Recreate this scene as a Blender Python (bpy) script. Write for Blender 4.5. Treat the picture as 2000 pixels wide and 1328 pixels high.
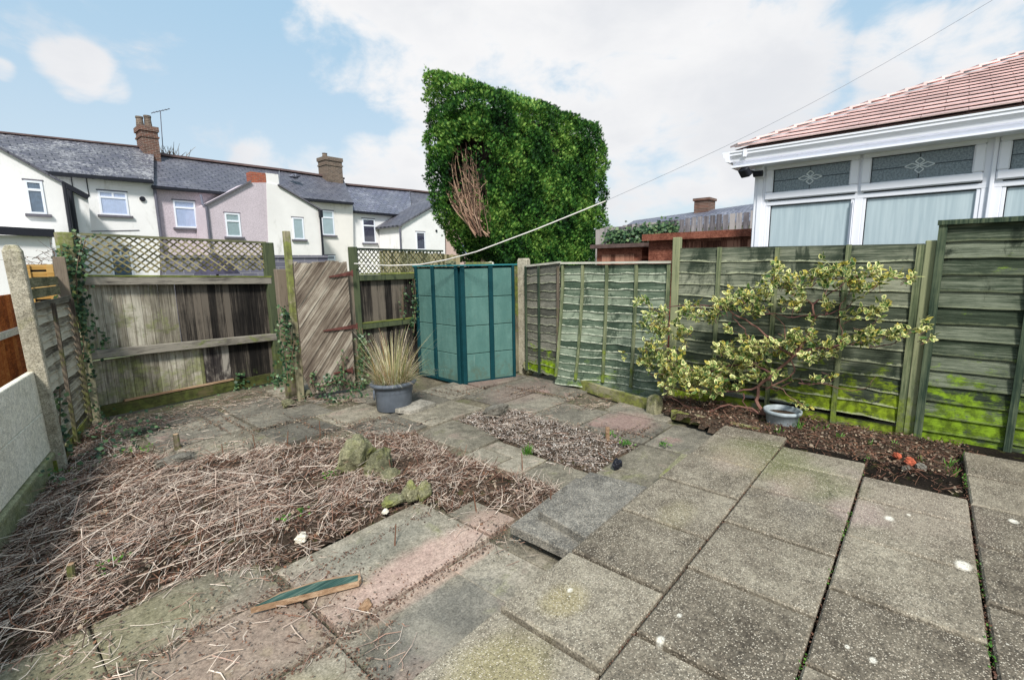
import bpy, math, random
import numpy as np
from mathutils import Vector, Matrix
random.seed(7); RNG = np.random.default_rng(7)
S = bpy.context.scene; COL = S.collection
for o in list(bpy.data.objects): bpy.data.objects.remove(o)
# ------------------------------------------------------------------ camera
YAW, PIT, ROL, FPX, EYE = math.radians(41.1755), math.radians(9.1521), math.radians(.9638), 930.8, 1.80
fw = Vector((math.cos(YAW)*math.cos(PIT), math.sin(YAW)*math.cos(PIT), -math.sin(PIT)))
r0 = Vector((math.sin(YAW), -math.cos(YAW), 0)); d0 = fw.cross(r0)
rt = r0*math.cos(ROL) + d0*math.sin(ROL); dn = -r0*math.sin(ROL) + d0*math.cos(ROL)
cam = bpy.data.objects.new('camera', bpy.data.cameras.new('camera')); COL.objects.link(cam)
m3 = Matrix((rt, -dn, -fw)).transposed()
cam.matrix_world = Matrix.Translation((0, 0, EYE)) @ m3.to_4x4()
cam.data.sensor_width = 36; cam.data.lens = FPX/2000*36; cam.data.clip_end = 3000; cam.data.clip_start = .05
S.camera = cam
S.view_settings.view_transform = 'Standard'; S.view_settings.look = 'None'
S.view_settings.exposure = 0.62; S.view_settings.gamma = 1
O = Vector((0, 0, EYE))
def ray(x, y): return rt*((x-1000)/FPX) + dn*((y-664)/FPX) + fw
def G(x, y, z=0.): d = ray(x, y); return O + d*((z-EYE)/d.z)
def PX(x, y, X): d = ray(x, y); return O + d*(X/d.x)
def PY(x, y, Y): d = ray(x, y); return O + d*(Y/d.y)
def PP(x, y, a, b):          # vertical plane through ground points a, b
    n = Vector((b[1]-a[1], a[0]-b[0], 0)); d = ray(x, y); A = Vector((a[0], a[1], 0))
    return O + d*((A-O).dot(n)/d.dot(n))
# ------------------------------------------------------------------ node helper
def lin(c):
    return tuple((v/255/12.92 if v/255 <= .04045 else ((v/255+.055)/1.055)**2.4) for v in c) + (1,)
class NT:
    def __init__(s, tree): s.t = tree; s.t.nodes.clear(); s.pos = None
    def n(s, typ, **kw):
        nd = s.t.nodes.new(typ)
        for k, v in kw.items():
            if k == 'i':
                for kk, vv in v.items():
                    if isinstance(vv, bpy.types.NodeSocket): s.t.links.new(vv, nd.inputs[kk])
                    else: nd.inputs[kk].default_value = vv
            else: setattr(nd, k, v)
        return nd
    def m(s, op, a, b=0., c=None):
        i = {0: a, 1: b}
        if c is not None: i[2] = c
        return s.n('ShaderNodeMath', operation=op, i=i).outputs[0]
    def mix(s, f, a, b, bt='MIX'):
        nd = s.n('ShaderNodeMix', data_type='RGBA', blend_type=bt, i={0: f, 6: a, 7: b}); return nd.outputs[2]
    def noise(s, vec, sc, det=4, rough=.6, dist=0.):
        return s.n('ShaderNodeTexNoise', i={'Vector': vec, 'Scale': sc, 'Detail': det, 'Roughness': rough, 'Distortion': dist}).outputs[0]
    def rng(s, v, a, b, c=0., d=1., sm=True):
        nd = s.n('ShaderNodeMapRange', interpolation_type='SMOOTHSTEP' if sm else 'LINEAR', i={0: v, 1: a, 2: b, 3: c, 4: d}); return nd.outputs[0]
    def ramp(s, f, stops):
        nd = s.n('ShaderNodeValToRGB', i={0: f}); e = nd.color_ramp.elements
        e[0].position, e[0].color = stops[0]; e[1].position, e[1].color = stops[-1]
        for p, c in stops[1:-1]: x = e.new(p); x.color = c
        return nd.outputs[0]
    def map(s, v, sc=(1, 1, 1), rot=(0, 0, 0)):
        return s.n('ShaderNodeMapping', i={'Vector': v, 'Scale': sc, 'Rotation': rot}).outputs[0]
# ------------------------------------------------------------------ world
SUN_EL, SUN_AZ = math.radians(46), math.radians(-136)      # azimuth: world angle from +X
sd = Vector((math.cos(SUN_EL)*math.cos(SUN_AZ), math.cos(SUN_EL)*math.sin(SUN_AZ), math.sin(SUN_EL)))
W = bpy.data.worlds.new('World'); S.world = W; W.use_nodes = True
w = NT(W.node_tree)
sky = w.n('ShaderNodeTexSky', sky_type='NISHITA', sun_disc=False, sun_elevation=SUN_EL, sun_rotation=math.pi/2-SUN_AZ, altitude=0, air_density=1.0, dust_density=1.5, ozone_density=1.0)
SKYK = .10
gen = w.n('ShaderNodeTexCoord').outputs['Generated']
gn = w.n('ShaderNodeVectorMath', operation='NORMALIZE', i={0: gen}).outputs[0]
wz = w.n('ShaderNodeSeparateXYZ', i={0: gn}).outputs[2]
wn = w.noise(w.map(gn, (1, 1, 1.9)), 5.5, 9, .6, .25)
wn2 = w.noise(w.map(gn, (1, 1, 1.8)), 2.2, 5, .5, .3)
blobs = [(165, 140, 85, .85), (110, 120, 60, .6), (215, 170, 60, .6), (150, 170, 60, .6), (0, 135, 42, .7), (600, 60, 70, .7), (660, 115, 90, .9), (740, 150, 80, .8), (700, 10, 160, 1), (860, 90, 200, 1.1),
         (1050, 70, 250, 1.2), (1300, 90, 260, 1.2), (1480, 160, 220, 1.15), (1180, 190, 170, 1.1), (1380, 250, 120, .9), (1620, 140, 90, .75), (1750, 110, 130, 1), (1900, 110, 150, 1), (1980, 40, 120, .8), (1700, 240, 120, .9),
         (520, 320, 75, .8), (620, 335, 90, .95), (720, 350, 110, 1), (820, 330, 100, 1), (860, 290, 60, .8), (1340, 335, 80, .85), (1420, 345, 90, .95), (1250, 400, 100, .7), (1200, 325, 50, .6)]
acc = None
for bx, by, br, bs in blobs:
    d = ray(bx, by).normalized(); e = ray(bx+br*.7, by+br*.2).normalized()
    dp = w.n('ShaderNodeVectorMath', operation='DOT_PRODUCT', i={0: gn, 1: tuple(d)}).outputs['Value']
    c = d.dot(e); v = w.rng(dp, 1-(1-c)*2.3, 1-(1-c)*.05, 0, bs)
    acc = v if acc is None else w.m('MAXIMUM', acc, v)
away = w.n('ShaderNodeVectorMath', operation='DOT_PRODUCT', i={0: gn, 1: tuple(ray(1000, 300).normalized())}).outputs['Value']
amb = w.m('MULTIPLY', w.rng(away, .75, .3), w.rng(wn2, .42, .62))     # broken cloud over the rest of the sky
acc = w.m('MAXIMUM', acc, amb)
den = w.m('ADD', w.m('MULTIPLY', acc, .95), w.m('ADD', w.m('MULTIPLY', w.m('SUBTRACT', wn, .5), 2.9), w.m('MULTIPLY', w.m('SUBTRACT', wn2, .5), 1.3)))
cl = w.rng(den, .22, .92, 0, .95)
cc = w.mix(w.rng(w.m('ADD', wn2, w.m('MULTIPLY', wn, .5)), .6, .95), (.96, .95, .95, 1), (.80, .81, .84, 1))
hz = w.rng(wz, .0, .5)
skc = w.n('ShaderNodeVectorMath', operation='SCALE', i={0: sky.outputs[0], 'Scale': SKYK}).outputs[0]
veil = w.mix(hz, (.80, .92, 1.0, 1), (.50, .77, .99, 1))            # thin high cloud whitening the blue
skb = w.mix(.72, skc, veil)
bg = w.n('ShaderNodeBackground', i={'Color': w.mix(cl, skb, cc), 'Strength': .655})
w.n('ShaderNodeOutputWorld', i={0: bg.outputs[0]})
sun = bpy.data.objects.new('sun', bpy.data.lights.new('sun', 'SUN')); COL.objects.link(sun)
sun.data.energy = 3.2; sun.data.angle = math.radians(9); sun.data.color = (1, .96, .9)
sun.rotation_euler = sd.to_track_quat('Z', 'Y').to_euler()
# ------------------------------------------------------------------ object helpers
def tag(o, label=None, cat=None, group=None, kind=None):
    if label: o['label'] = label
    if cat: o['category'] = cat
    if group: o['group'] = group
    if kind: o['kind'] = kind
    return o
def thing(name, loc, label, cat, group=None):
    o = bpy.data.objects.new(name, None); COL.objects.link(o); o.location = loc; o.empty_display_size = .1
    return tag(o, label, cat, group)
def wloc(o):
    v = Vector(o.location)
    while o.parent: o = o.parent; v += Vector(o.location)
    return v
def lk(name, V, F, mat, parent=None, loc=None, smooth=False):
    me = bpy.data.meshes.new(name)
    base = Vector(loc) if loc is not None else (wloc(parent) if parent else Vector((0, 0, 0)))
    V = np.asarray([tuple(v) for v in V] if not isinstance(V, np.ndarray) else V, dtype=float) - np.array(base)
    me.from_pydata(V.tolist(), [], F if isinstance(F, list) else F.tolist()); me.update()
    for m in (mat if isinstance(mat, (list, tuple)) else [mat]): me.materials.append(m)
    if smooth: me.shade_smooth()
    o = bpy.data.objects.new(name, me); COL.objects.link(o)
    if parent: o.parent = parent; o.location = (0, 0, 0) if loc is None else base-wloc(parent)
    else: o.location = base
    return o
class MB:
    def __init__(s): s.v = []; s.f = []
    def add(s, V, F):
        k = len(s.v); s.v += [tuple(v) for v in V]; s.f += [tuple(i+k for i in f) for f in F]; return s
    def box(s, x0, x1, y0, y1, z0, z1):
        V = [(x, y, z) for z in (z0, z1) for x, y in ((x0, y0), (x1, y0), (x1, y1), (x0, y1))]
        return s.add(V, [(3, 2, 1, 0), (4, 5, 6, 7), (0, 1, 5, 4), (1, 2, 6, 5), (2, 3, 7, 6), (3, 0, 4, 7)])
    def prism(s, P, e):          # polygon P (3d, planar) extruded by vector e
        n = len(P); P = [Vector(p) for p in P]; e = Vector(e)
        nn = sum(((P[i]-P[0]).cross(P[(i+1) % n]-P[0]) for i in range(1, n-1)), Vector((0, 0, 0)))
        if nn.dot(e) > 0: P = P[::-1]
        return s.add(P+[p+e for p in P], [tuple(range(n)), tuple(range(2*n-1, n-1, -1))]+[(i, i+n, (i+1) % n+n, (i+1) % n)[::-1] if False else ((i+1) % n, i, i+n, (i+1) % n+n) for i in range(n)])
    def beam(s, a, b, w_, h, up=(0, 0, 1), rx=0):   # bar from a to b; w_ across, h along up
        a, b = Vector(a), Vector(b); d = (b-a).normalized(); u = Vector(up); u = (u-d*u.dot(d)).normalized(); r = d.cross(u)
        V = [p+r*(sx*w_/2)+u*(sz*h/2) for p in (a, b) for sx, sz in ((-1, -1), (1, -1), (1, 1), (-1, 1))]
        return s.add(V, [(0, 1, 2, 3)[::-1] if False else (3, 2, 1, 0), (4, 5, 6, 7), (0, 1, 5, 4), (1, 2, 6, 5), (2, 3, 7, 6), (3, 0, 4, 7)])
    def tube(s, P, R, n=6, cap=True):
        P = [Vector(p) for p in P]; k = len(s.v); m = len(P)
        if not hasattr(R, '__len__'): R = [R]*m
        pu = None
        for i, p in enumerate(P):
            d = (P[min(i+1, m-1)]-P[max(i-1, 0)]).normalized()
            u = Vector((0, 0, 1)) if abs(d.z) < .9 else Vector((1, 0, 0))
            if pu is not None: u = pu
            u = (u-d*u.dot(d)).normalized(); pu = u; r = d.cross(u)
            for j in range(n):
                a = 2*math.pi*j/n; s.v.append(tuple(p+(u*math.cos(a)+r*math.sin(a))*R[i]))
        for i in range(m-1):
            for j in range(n): s.f.append((k+i*n+j, k+i*n+(j+1) % n, k+(i+1)*n+(j+1) % n, k+(i+1)*n+j))
        if cap: s.f.append(tuple(k+j for j in range(n))[::-1]); s.f.append(tuple(k+(m-1)*n+j for j in range(n)))
        return s
    def lathe(s, c, prof, n=32, sx=1, sy=1):
        k = len(s.v); c = Vector(c)
        for r, z in prof:
            for j in range(n): a = 2*math.pi*j/n; s.v.append((c.x+r*sx*math.cos(a), c.y+r*sy*math.sin(a), c.z+z))
        for i in range(len(prof)-1):
            for j in range(n): s.f.append((k+i*n+j, k+i*n+(j+1) % n, k+(i+1)*n+(j+1) % n, k+(i+1)*n+j))
        return s
    def build(s, name, mat, parent=None, loc=None, smooth=False, bev=0):
        o = lk(name, s.v, s.f, mat, parent, loc, smooth)
        if bev:
            b = o.modifiers.new('bevel', 'BEVEL'); b.width = bev; b.segments = 1; b.limit_method = 'ANGLE'
        return o
def clip(poly, rect):   # polygon 2d clipped to a convex polygon rect (ccw)
    out = poly; n = len(rect)
    for i in range(n):
        a, b = rect[i], rect[(i+1) % n]; ins = lambda p: (b[0]-a[0])*(p[1]-a[1])-(b[1]-a[1])*(p[0]-a[0]) >= -1e-9
        res = []
        for j in range(len(out)):
            p, q = out[j], out[(j+1) % len(out)]; ip, iq = ins(p), ins(q)
            if ip: res.append(p)
            if ip != iq:
                d = (b[0]-a[0])*(q[1]-p[1])-(b[1]-a[1])*(q[0]-p[0]); t = -((b[0]-a[0])*(p[1]-a[1])-(b[1]-a[1])*(p[0]-a[0]))/d
                res.append((p[0]+(q[0]-p[0])*t, p[1]+(q[1]-p[1])*t))
        out = res
        if len(out) < 3: return []
    return out
def inpoly(x, y, P):
    c = False; n = len(P)
    for i in range(n):
        a, b = P[i], P[i-1]
        if (a[1] > y) != (b[1] > y) and x < (b[0]-a[0])*(y-a[1])/(b[1]-a[1])+a[0]: c = not c
    return c
def edged(x, y, P):
    m = 9
    for i in range(len(P)):
        a, b = P[i-1], P[i]; dx, dy = b[0]-a[0], b[1]-a[1]; t = max(0, min(1, ((x-a[0])*dx+(y-a[1])*dy)/(dx*dx+dy*dy)))
        m = min(m, math.hypot(x-a[0]-dx*t, y-a[1]-dy*t))
    return m
def unit(n, r=RNG):
    v = r.normal(size=(n, 3)); return v/np.linalg.norm(v, axis=1)[:, None]
def leaves(P, L, Wd, dirs=None, nrm=None, fold=False):
    """one rhombus leaf per point P (n,3); L, Wd arrays/size; dirs (n,3) long axis. returns V, F"""
    P = np.asarray(P, float); n = len(P); d = unit(n) if dirs is None else dirs/np.linalg.norm(dirs, axis=1)[:, None]
    u = unit(n) if nrm is None else nrm
    r = np.cross(d, u); r /= (np.linalg.norm(r, axis=1)[:, None]+1e-9); L = np.broadcast_to(L, n)[:, None]; Wd = np.broadcast_to(Wd, n)[:, None]
    if not fold:
        V = np.stack([P, P+d*L*.45+r*Wd/2, P+d*L, P+d*L*.45-r*Wd/2], 1).reshape(-1, 3); return V, np.arange(n*4).reshape(-1, 4)
    up = np.cross(r, d)
    V = np.stack([P+d*L*.5-up*Wd*.12, P, P+d*L*.35+r*Wd/2, P+d*L*.75+r*Wd*.38, P+d*L, P+d*L*.75-r*Wd*.38, P+d*L*.35-r*Wd/2], 1).reshape(-1, 3)
    k = np.arange(n)[:, None]*7
    F = np.concatenate([k+np.array([[0, a, b]]) for a, b in ((1, 2), (2, 3), (3, 4), (4, 5), (5, 6), (6, 1))]); return V, F
# ------------------------------------------------------------------ materials
def newmat(name):
    m = bpy.data.materials.new(name); m.use_nodes = True; t = NT(m.node_tree)
    g = t.n('ShaderNodeNewGeometry'); t.pos = g.outputs['Position']; t.isl = g.outputs['Random Per Island']; t.nor = g.outputs['Normal']
    return m, t
def fin(t, col, rough=.85, bump=None, bs=.3, bd=.01, spec=.3, metal=0., alpha=None, **kw):
    i = {'Base Color': col, 'Roughness': rough, 'Specular IOR Level': spec, 'Metallic': metal}
    if bump is not None: i['Normal'] = t.n('ShaderNodeBump', i={'Strength': bs, 'Distance': bd, 'Height': bump}).outputs[0]
    i.update(kw)
    b = t.n('ShaderNodeBsdfPrincipled', i=i); t.n('ShaderNodeOutputMaterial', i={0: b.outputs[0]}); return b
def joff(t, v, amt=7.): # shift the pattern for each loose board / stone
    o = t.n('ShaderNodeCombineXYZ', i={0: t.m('MULTIPLY', t.isl, amt), 1: t.m('MULTIPLY', t.isl, amt*1.7), 2: t.m('MULTIPLY', t.isl, amt*.6)}).outputs[0]
    return t.n('ShaderNodeVectorMath', operation='ADD', i={0: v, 1: o}).outputs[0]
def plain(name, c, rough=.6, var=.12, sc=6., spec=.3, metal=0., bump=0, bsc=60, **kw):
    m, t = newmat(name); c = lin(c)
    n = t.noise(t.pos, sc, 5); f = t.m('ADD', t.rng(n, .3, .7, 1-var, 1+var), 0)
    col = t.n('ShaderNodeVectorMath', operation='SCALE', i={0: c[:3], 'Scale': f}).outputs[0]
    fin(t, col, rough, t.noise(t.pos, bsc, 3) if bump else None, bump, .004, spec, metal, **kw); return m
def wood(name, cols, grain='z', rot=(0, 0, 0), moss=None, base=None, isl=.35, rough=.9, bs=.6, stain=None, gs=1., lap=0, lapc=(176, 180, 150), rw=.15):
    """cols: dark, mid, light srgb; moss=(colour, threshold, zlow, zhigh) grows more below zhigh"""
    m, t = newmat(name)
    p = joff(t, t.map(t.pos, rot=rot))
    s = {'z': (38, 38, 1.6), 'y': (30, 1.6, 38), 'x': (1.6, 30, 38)}[grain]; s = tuple(v*gs for v in s)
    g1 = t.noise(t.map(p, s), 1.6, 6, .7, .4); g2 = t.noise(t.map(p, tuple(v*.3 for v in s)), 1.5, 4, .6, .2)
    big = t.noise(t.pos, 2.1, 4, .65)
    f = t.m('ADD', t.m('MULTIPLY', g1, .6), t.m('MULTIPLY', g2, .4))
    f = t.m('ADD', f, t.m('MULTIPLY', t.m('SUBTRACT', t.isl, .5), isl))
    f = t.m('ADD', f, t.m('MULTIPLY', t.m('SUBTRACT', big, .5), .35))
    c = t.ramp(f, [(.49-rw, lin(cols[0])), (.49, lin(cols[1])), (.49+rw, lin(cols[2]))])
    if stain:                      # dark weather stains with a shape of their own
        c = t.mix(t.m('MULTIPLY', t.rng(t.noise(t.map(t.pos, (1, 1, .45)), stain[1], 6, .7, .5), stain[2], stain[2]+.1), .85), c, lin(stain[0]))
    if moss:
        z = t.n('ShaderNodeSeparateXYZ', i={0: t.pos}).outputs[2]
        mn = t.noise(t.map(t.pos, (1, 1, 1.6)), 3.2, 7, .72, .3)
        mk = t.rng(t.m('ADD', t.m('ADD', mn, t.rng(z, moss[3], moss[2], -.14, .16, False)), t.m('MULTIPLY', t.m('SUBTRACT', g1, .5), .35)), moss[1], moss[1]+.13, 0, moss[4] if len(moss) > 4 else .9)
        mc = t.mix(t.rng(t.noise(t.pos, 14, 4), .35, .65), lin(moss[0]), lin(tuple(v*.62 for v in moss[0])))
        c = t.mix(mk, c, mc)
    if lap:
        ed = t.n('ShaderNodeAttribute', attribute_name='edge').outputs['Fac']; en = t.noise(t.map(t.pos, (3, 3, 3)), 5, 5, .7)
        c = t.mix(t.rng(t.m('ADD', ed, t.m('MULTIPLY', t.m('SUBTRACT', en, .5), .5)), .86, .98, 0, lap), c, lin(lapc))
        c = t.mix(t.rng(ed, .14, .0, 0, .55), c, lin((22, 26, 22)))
    crack = t.rng(g1, .30, .38)
    c = t.mix(crack, t.n('ShaderNodeVectorMath', operation='SCALE', i={0: c, 'Scale': .5}).outputs[0], c)
    fin(t, c, rough, g1, bs, .006, .15); return m
def slab_mat(name, cols, speck=0., moss=(118, 124, 78), mth=.62, pink=None, isl=.3, spk=125., bs=.6, patches=None, dark=(62, 60, 56)):
    m, t = newmat(name); p = joff(t, t.pos)
    a = t.noise(p, 2.3, 7, .68, .3); b = t.noise(p, 11, 6, .7); c3 = t.noise(t.pos, 90, 4, .7)
    f = t.m('ADD', t.m('ADD', t.m('MULTIPLY', a, .55), t.m('MULTIPLY', b, .45)), t.m('MULTIPLY', t.m('SUBTRACT', t.isl, .5), isl))
    f = t.m('ADD', f, t.m('MULTIPLY', t.m('SUBTRACT', c3, .5), .35))
    c = t.ramp(f, [(.33, lin(cols[0])), (.5, lin(cols[1])), (.68, lin(cols[2]))])
    if pink:
        c = t.mix(t.m('MULTIPLY', t.rng(t.noise(p, 1.7, 5, .6, .4), pink[1], pink[1]+.10), .75), c, lin(pink[0]))
    c = t.mix(t.m('MULTIPLY', t.rng(t.noise(p, 3.1, 8, .75, .4), mth, mth+.16), .6), c, lin(moss))
    c = t.mix(t.m('MULTIPLY', t.rng(t.noise(t.pos, 4.3, 8, .78, .2), .56, .70), .65), c, lin(dark))
    for pt in patches or []:       # worn or stained patches: (cx, cy, rx, ry, colour)
        d = t.n('ShaderNodeVectorMath', operation='LENGTH', i={0: t.map(t.n('ShaderNodeVectorMath', operation='SUBTRACT', i={0: t.pos, 1: (pt[0], pt[1], 0)}).outputs[0], (1/pt[2], 1/pt[3], 0))}).outputs['Value']
        d = t.m('ADD', d, t.m('MULTIPLY', t.m('SUBTRACT', t.noise(t.pos, 7, 6, .7), .5), 1.1))
        c = t.mix(t.rng(d, 1.35, .55, 0, (pt[5] if len(pt) > 5 else .7)*.78), c, lin(pt[4]))
    vm = t.m('ADD', t.m('MULTIPLY', t.m('SUBTRACT', c3, .5), 1.5), t.m('MULTIPLY', t.m('SUBTRACT', t.noise(t.pos, 28, 6, .75), .5), 1.5))
    c = t.n('ShaderNodeVectorMath', operation='SCALE', i={0: c, 'Scale': t.m('ADD', vm, 1.)}).outputs[0]
    h = b
    if speck:
        vo = t.n('ShaderNodeTexVoronoi', i={'Vector': t.pos, 'Scale': spk}); vd, vc = vo.outputs['Distance'], t.n('ShaderNodeSeparateColor', i={0: vo.outputs['Color']})
        dens = t.m('ADD', .60, t.m('MULTIPLY', t.m('SUBTRACT', t.noise(p, 4, 4, .6), .5), -1.3))
        k = t.m('MULTIPLY', t.rng(vd, .46, .26), t.m('GREATER_THAN', vc.outputs[0], dens))
        sc_ = t.mix(vc.outputs[1], lin((206, 198, 180)), lin((158, 144, 126)))
        c = t.mix(t.m('MULTIPLY', k, speck), c, sc_)
        k2 = t.m('MULTIPLY', t.rng(vd, .5, .3), t.m('LESS_THAN', vc.outputs[0], .22)); c = t.mix(t.m('MULTIPLY', k2, .6), c, lin((48, 46, 44)))
        vo2 = t.n('ShaderNodeTexVoronoi', i={'Vector': t.pos, 'Scale': 17.}); kk = t.m('MULTIPLY', t.rng(t.m('ADD', vo2.outputs['Distance'], t.m('MULTIPLY', b, .12)), .17, .12), t.m('GREATER_THAN', t.n('ShaderNodeSeparateColor', i={0: vo2.outputs['Color']}).outputs[0], .955))
        c = t.mix(t.m('MULTIPLY', kk, .75), c, lin((214, 208, 192))); h = t.m('ADD', b, t.m('MULTIPLY', vd, .4))
    else:
        vo2 = t.n('ShaderNodeTexVoronoi', i={'Vector': t.pos, 'Scale': 26.}); kk = t.m('MULTIPLY', t.rng(t.m('ADD', vo2.outputs['Distance'], t.m('MULTIPLY', b, .2)), .26, .2), t.m('GREATER_THAN', t.n('ShaderNodeSeparateColor', i={0: vo2.outputs['Color']}).outputs[0], .90))
        c = t.mix(t.m('MULTIPLY', kk, .55), c, lin((190, 184, 166)))
    fin(t, c, .9, t.m('ADD', h, t.m('MULTIPLY', c3, .5)), bs, .008, .2); return m
def leafmat(name, cols, rough=.5, trans=.25, isl=1., pn=.5, psc=2.2, spec=.3, attr=None):
    m, t = newmat(name)
    if attr: t.isl = t.n('ShaderNodeAttribute', attribute_name=attr).outputs['Fac']
    f = t.m('ADD', t.m('MULTIPLY', t.isl, .62*isl), t.m('MULTIPLY', t.noise(t.pos, psc, 5, .65), pn))
    n = len(cols); c = t.ramp(f, [(.2+.65*i/(n-1), lin(k)) for i, k in enumerate(cols)])
    b = t.n('ShaderNodeBsdfPrincipled', i={'Base Color': c, 'Roughness': rough, 'Specular IOR Level': spec}); tr = t.n('ShaderNodeBsdfTranslucent', i={0: c})
    mx = t.n('ShaderNodeMixShader', i={0: trans, 1: b.outputs[0], 2: tr.outputs[0]}); t.n('ShaderNodeOutputMaterial', i={0: mx.outputs[0]}); return m
def render_mat(name, c, dirt=(150, 146, 138), th=.6, amt=.45, peb=0.):
    m, t = newmat(name)
    st = t.noise(t.map(t.pos, (1, 1, .35)), 1.3, 8, .72, .3)
    v = t.noise(t.pos, .7, 3); col = t.mix(t.rng(v, .3, .7), lin(c), lin(tuple(k*.955 for k in c)))
    col = t.mix(t.rng(st, th, th+.16, 0, amt), col, lin(dirt))
    sp = t.rng(t.noise(t.pos, 5.5, 7, .8), .66, .72, 0, amt); col = t.mix(sp, col, lin(tuple(k*.6 for k in dirt)))
    if peb: col = t.mix(t.rng(t.noise(t.pos, 26, 3, .8), .4, .62, 0, peb), col, lin(tuple(k*.72 for k in c)))
    fin(t, col, .92, t.noise(t.pos, 30, 4), .3, .02, .15); return m
def brick_mat(name, c1, c2, mort, sc=(1, 1, 1), bw=.22, bh=.075, rot=(math.pi/2, 0, 0), rough=.9, dirt=.4, msz=.008):
    m, t = newmat(name); v = t.map(t.pos, sc, rot)
    b = t.n('ShaderNodeTexBrick', i={'Vector': v, 'Color1': lin(c1), 'Color2': lin(c2), 'Mortar': lin(mort), 'Scale': 1., 'Mortar Size': msz, 'Brick Width': bw, 'Row Height': bh, 'Bias': -.1})
    n = t.noise(t.pos, 3, 6, .7); c = t.mix(t.rng(n, .45, .7, 0, dirt), b.outputs[0], lin(tuple(k*.55 for k in c1)))
    fin(t, c, rough, b.outputs[1], -.5, .01, .25); return m
def slate_mat(name, c1, c2, c3, bw=.42, bh=.27, light=.6, ysc=1.35):
    """slates: rows along x; the row direction uses y, which the roof pitch stretches"""
    m, t = newmat(name); v = t.map(t.pos, (1, ysc, 0))
    b = t.n('ShaderNodeTexBrick', i={'Vector': v, 'Color1': lin(c1), 'Color2': lin(c2), 'Mortar': lin((36, 38, 46)), 'Scale': 1., 'Mortar Size': .02, 'Mortar Smooth': .3, 'Brick Width': bw, 'Row Height': bh, 'Bias': 0.})
    s = t.n('ShaderNodeTexBrick', i={'Vector': t.n('ShaderNodeVectorMath', operation='ADD', i={0: v, 1: (.05, .03, 0)}).outputs[0], 'Color1': (0, 0, 0, 1), 'Color2': (1, 1, 1, 1), 'Mortar': (.3, .3, .3, 1), 'Scale': 1., 'Mortar Size': .03, 'Brick Width': bw, 'Row Height': bh}).outputs[0]
    k = t.rng(t.m('ADD', t.m('MULTIPLY', t.noise(t.pos, 9, 5, .8), .8), t.m('MULTIPLY', t.noise(t.pos, 1.1, 3), .35)), .56, .70, 0, light)
    c = t.mix(k, b.outputs[0], lin(c3)); c = t.mix(.35, c, s, 'MULTIPLY')
    c = t.mix(t.rng(t.noise(t.pos, 1.7, 6, .7), .5, .75, 0, .35), c, lin(tuple(x*.6 for x in c1)))
    fin(t, c, .55, b.outputs[1], -.6, .02, .4); return m
M = {}
M['fence_pale'] = wood('weathered_pale_board', ((96, 90, 78), (148, 141, 126), (198, 192, 175)), 'z', moss=((130, 138, 76), .56, .3, 2.6, .6), stain=((58, 54, 50), 1.6, .62), isl=.16)
M['fence_dark'] = wood('stained_dark_board', ((28, 26, 25), (54, 50, 46), (108, 100, 90)), 'z', moss=((96, 112, 60), .70, .2, 1.4, .6), isl=.3)
M['fence_mix'] = wood('patchy_board', ((32, 30, 30), (96, 90, 84), (160, 154, 144)), 'z', stain=((40, 36, 38), 2.3, .47), isl=.5)
M['rail'] = wood('grey_rail_wood', ((58, 54, 50), (100, 95, 88), (146, 140, 128)), 'x', moss=((120, 134, 58), .62, .5, 1.6, .7))
M['mossy_cap'] = wood('mossy_cap_wood', ((66, 70, 44), (108, 116, 58), (150, 158, 82)), 'x', isl=.1)
M['post_dark'] = wood('dark_green_post', ((26, 32, 30), (46, 56, 48), (82, 90, 66)), 'z', moss=((104, 116, 52), .60, .3, 2.4, .6))
M['post_old'] = wood('old_mossy_post', ((66, 62, 52), (112, 106, 88), (158, 152, 124)), 'z', moss=((120, 134, 48), .54, 1.2, .4, .7))
M['post_rough'] = wood('rough_dark_post', ((44, 40, 36), (80, 72, 64), (128, 116, 102)), 'z', moss=((112, 122, 54), .56, .2, 2.4, .6), bs=1.)
M['lattice'] = wood('lattice_wood', ((78, 76, 50), (124, 118, 84), (166, 156, 122)), 'x', isl=.4)
M['lattice2'] = wood('lattice_green', ((58, 62, 46), (98, 100, 74), (136, 134, 104)), 'x', isl=.4)
M['gate'] = wood('gate_board', ((82, 70, 62), (134, 122, 108), (188, 178, 162)), 'x', rot=(0, math.radians(51), 0), stain=((84, 68, 60), 2.6, .60), isl=.16, bs=1.2, gs=1.1)
M['rust'] = plain('rusty_iron', (98, 60, 54), .9, .35, 14, bump=.5)
GREEN = ((34, 38, 32), (76, 84, 70), (152, 154, 134))
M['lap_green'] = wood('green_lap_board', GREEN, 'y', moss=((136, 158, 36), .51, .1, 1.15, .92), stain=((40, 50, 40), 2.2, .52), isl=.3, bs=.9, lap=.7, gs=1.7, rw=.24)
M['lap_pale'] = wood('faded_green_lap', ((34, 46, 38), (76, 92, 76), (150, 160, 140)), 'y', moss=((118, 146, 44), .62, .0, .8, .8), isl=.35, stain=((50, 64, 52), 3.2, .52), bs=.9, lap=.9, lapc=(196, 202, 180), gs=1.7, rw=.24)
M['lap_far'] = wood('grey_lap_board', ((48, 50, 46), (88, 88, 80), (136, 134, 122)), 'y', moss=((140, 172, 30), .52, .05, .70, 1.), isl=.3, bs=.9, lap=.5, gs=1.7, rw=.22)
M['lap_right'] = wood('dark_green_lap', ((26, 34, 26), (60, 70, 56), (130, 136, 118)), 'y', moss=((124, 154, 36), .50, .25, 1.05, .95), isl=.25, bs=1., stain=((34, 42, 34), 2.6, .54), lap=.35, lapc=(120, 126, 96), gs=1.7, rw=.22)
M['batten'] = wood('green_batten', ((50, 60, 44), (92, 102, 76), (138, 142, 110)), 'z', moss=((120, 138, 36), .56, .1, 1.2, .75))
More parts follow.
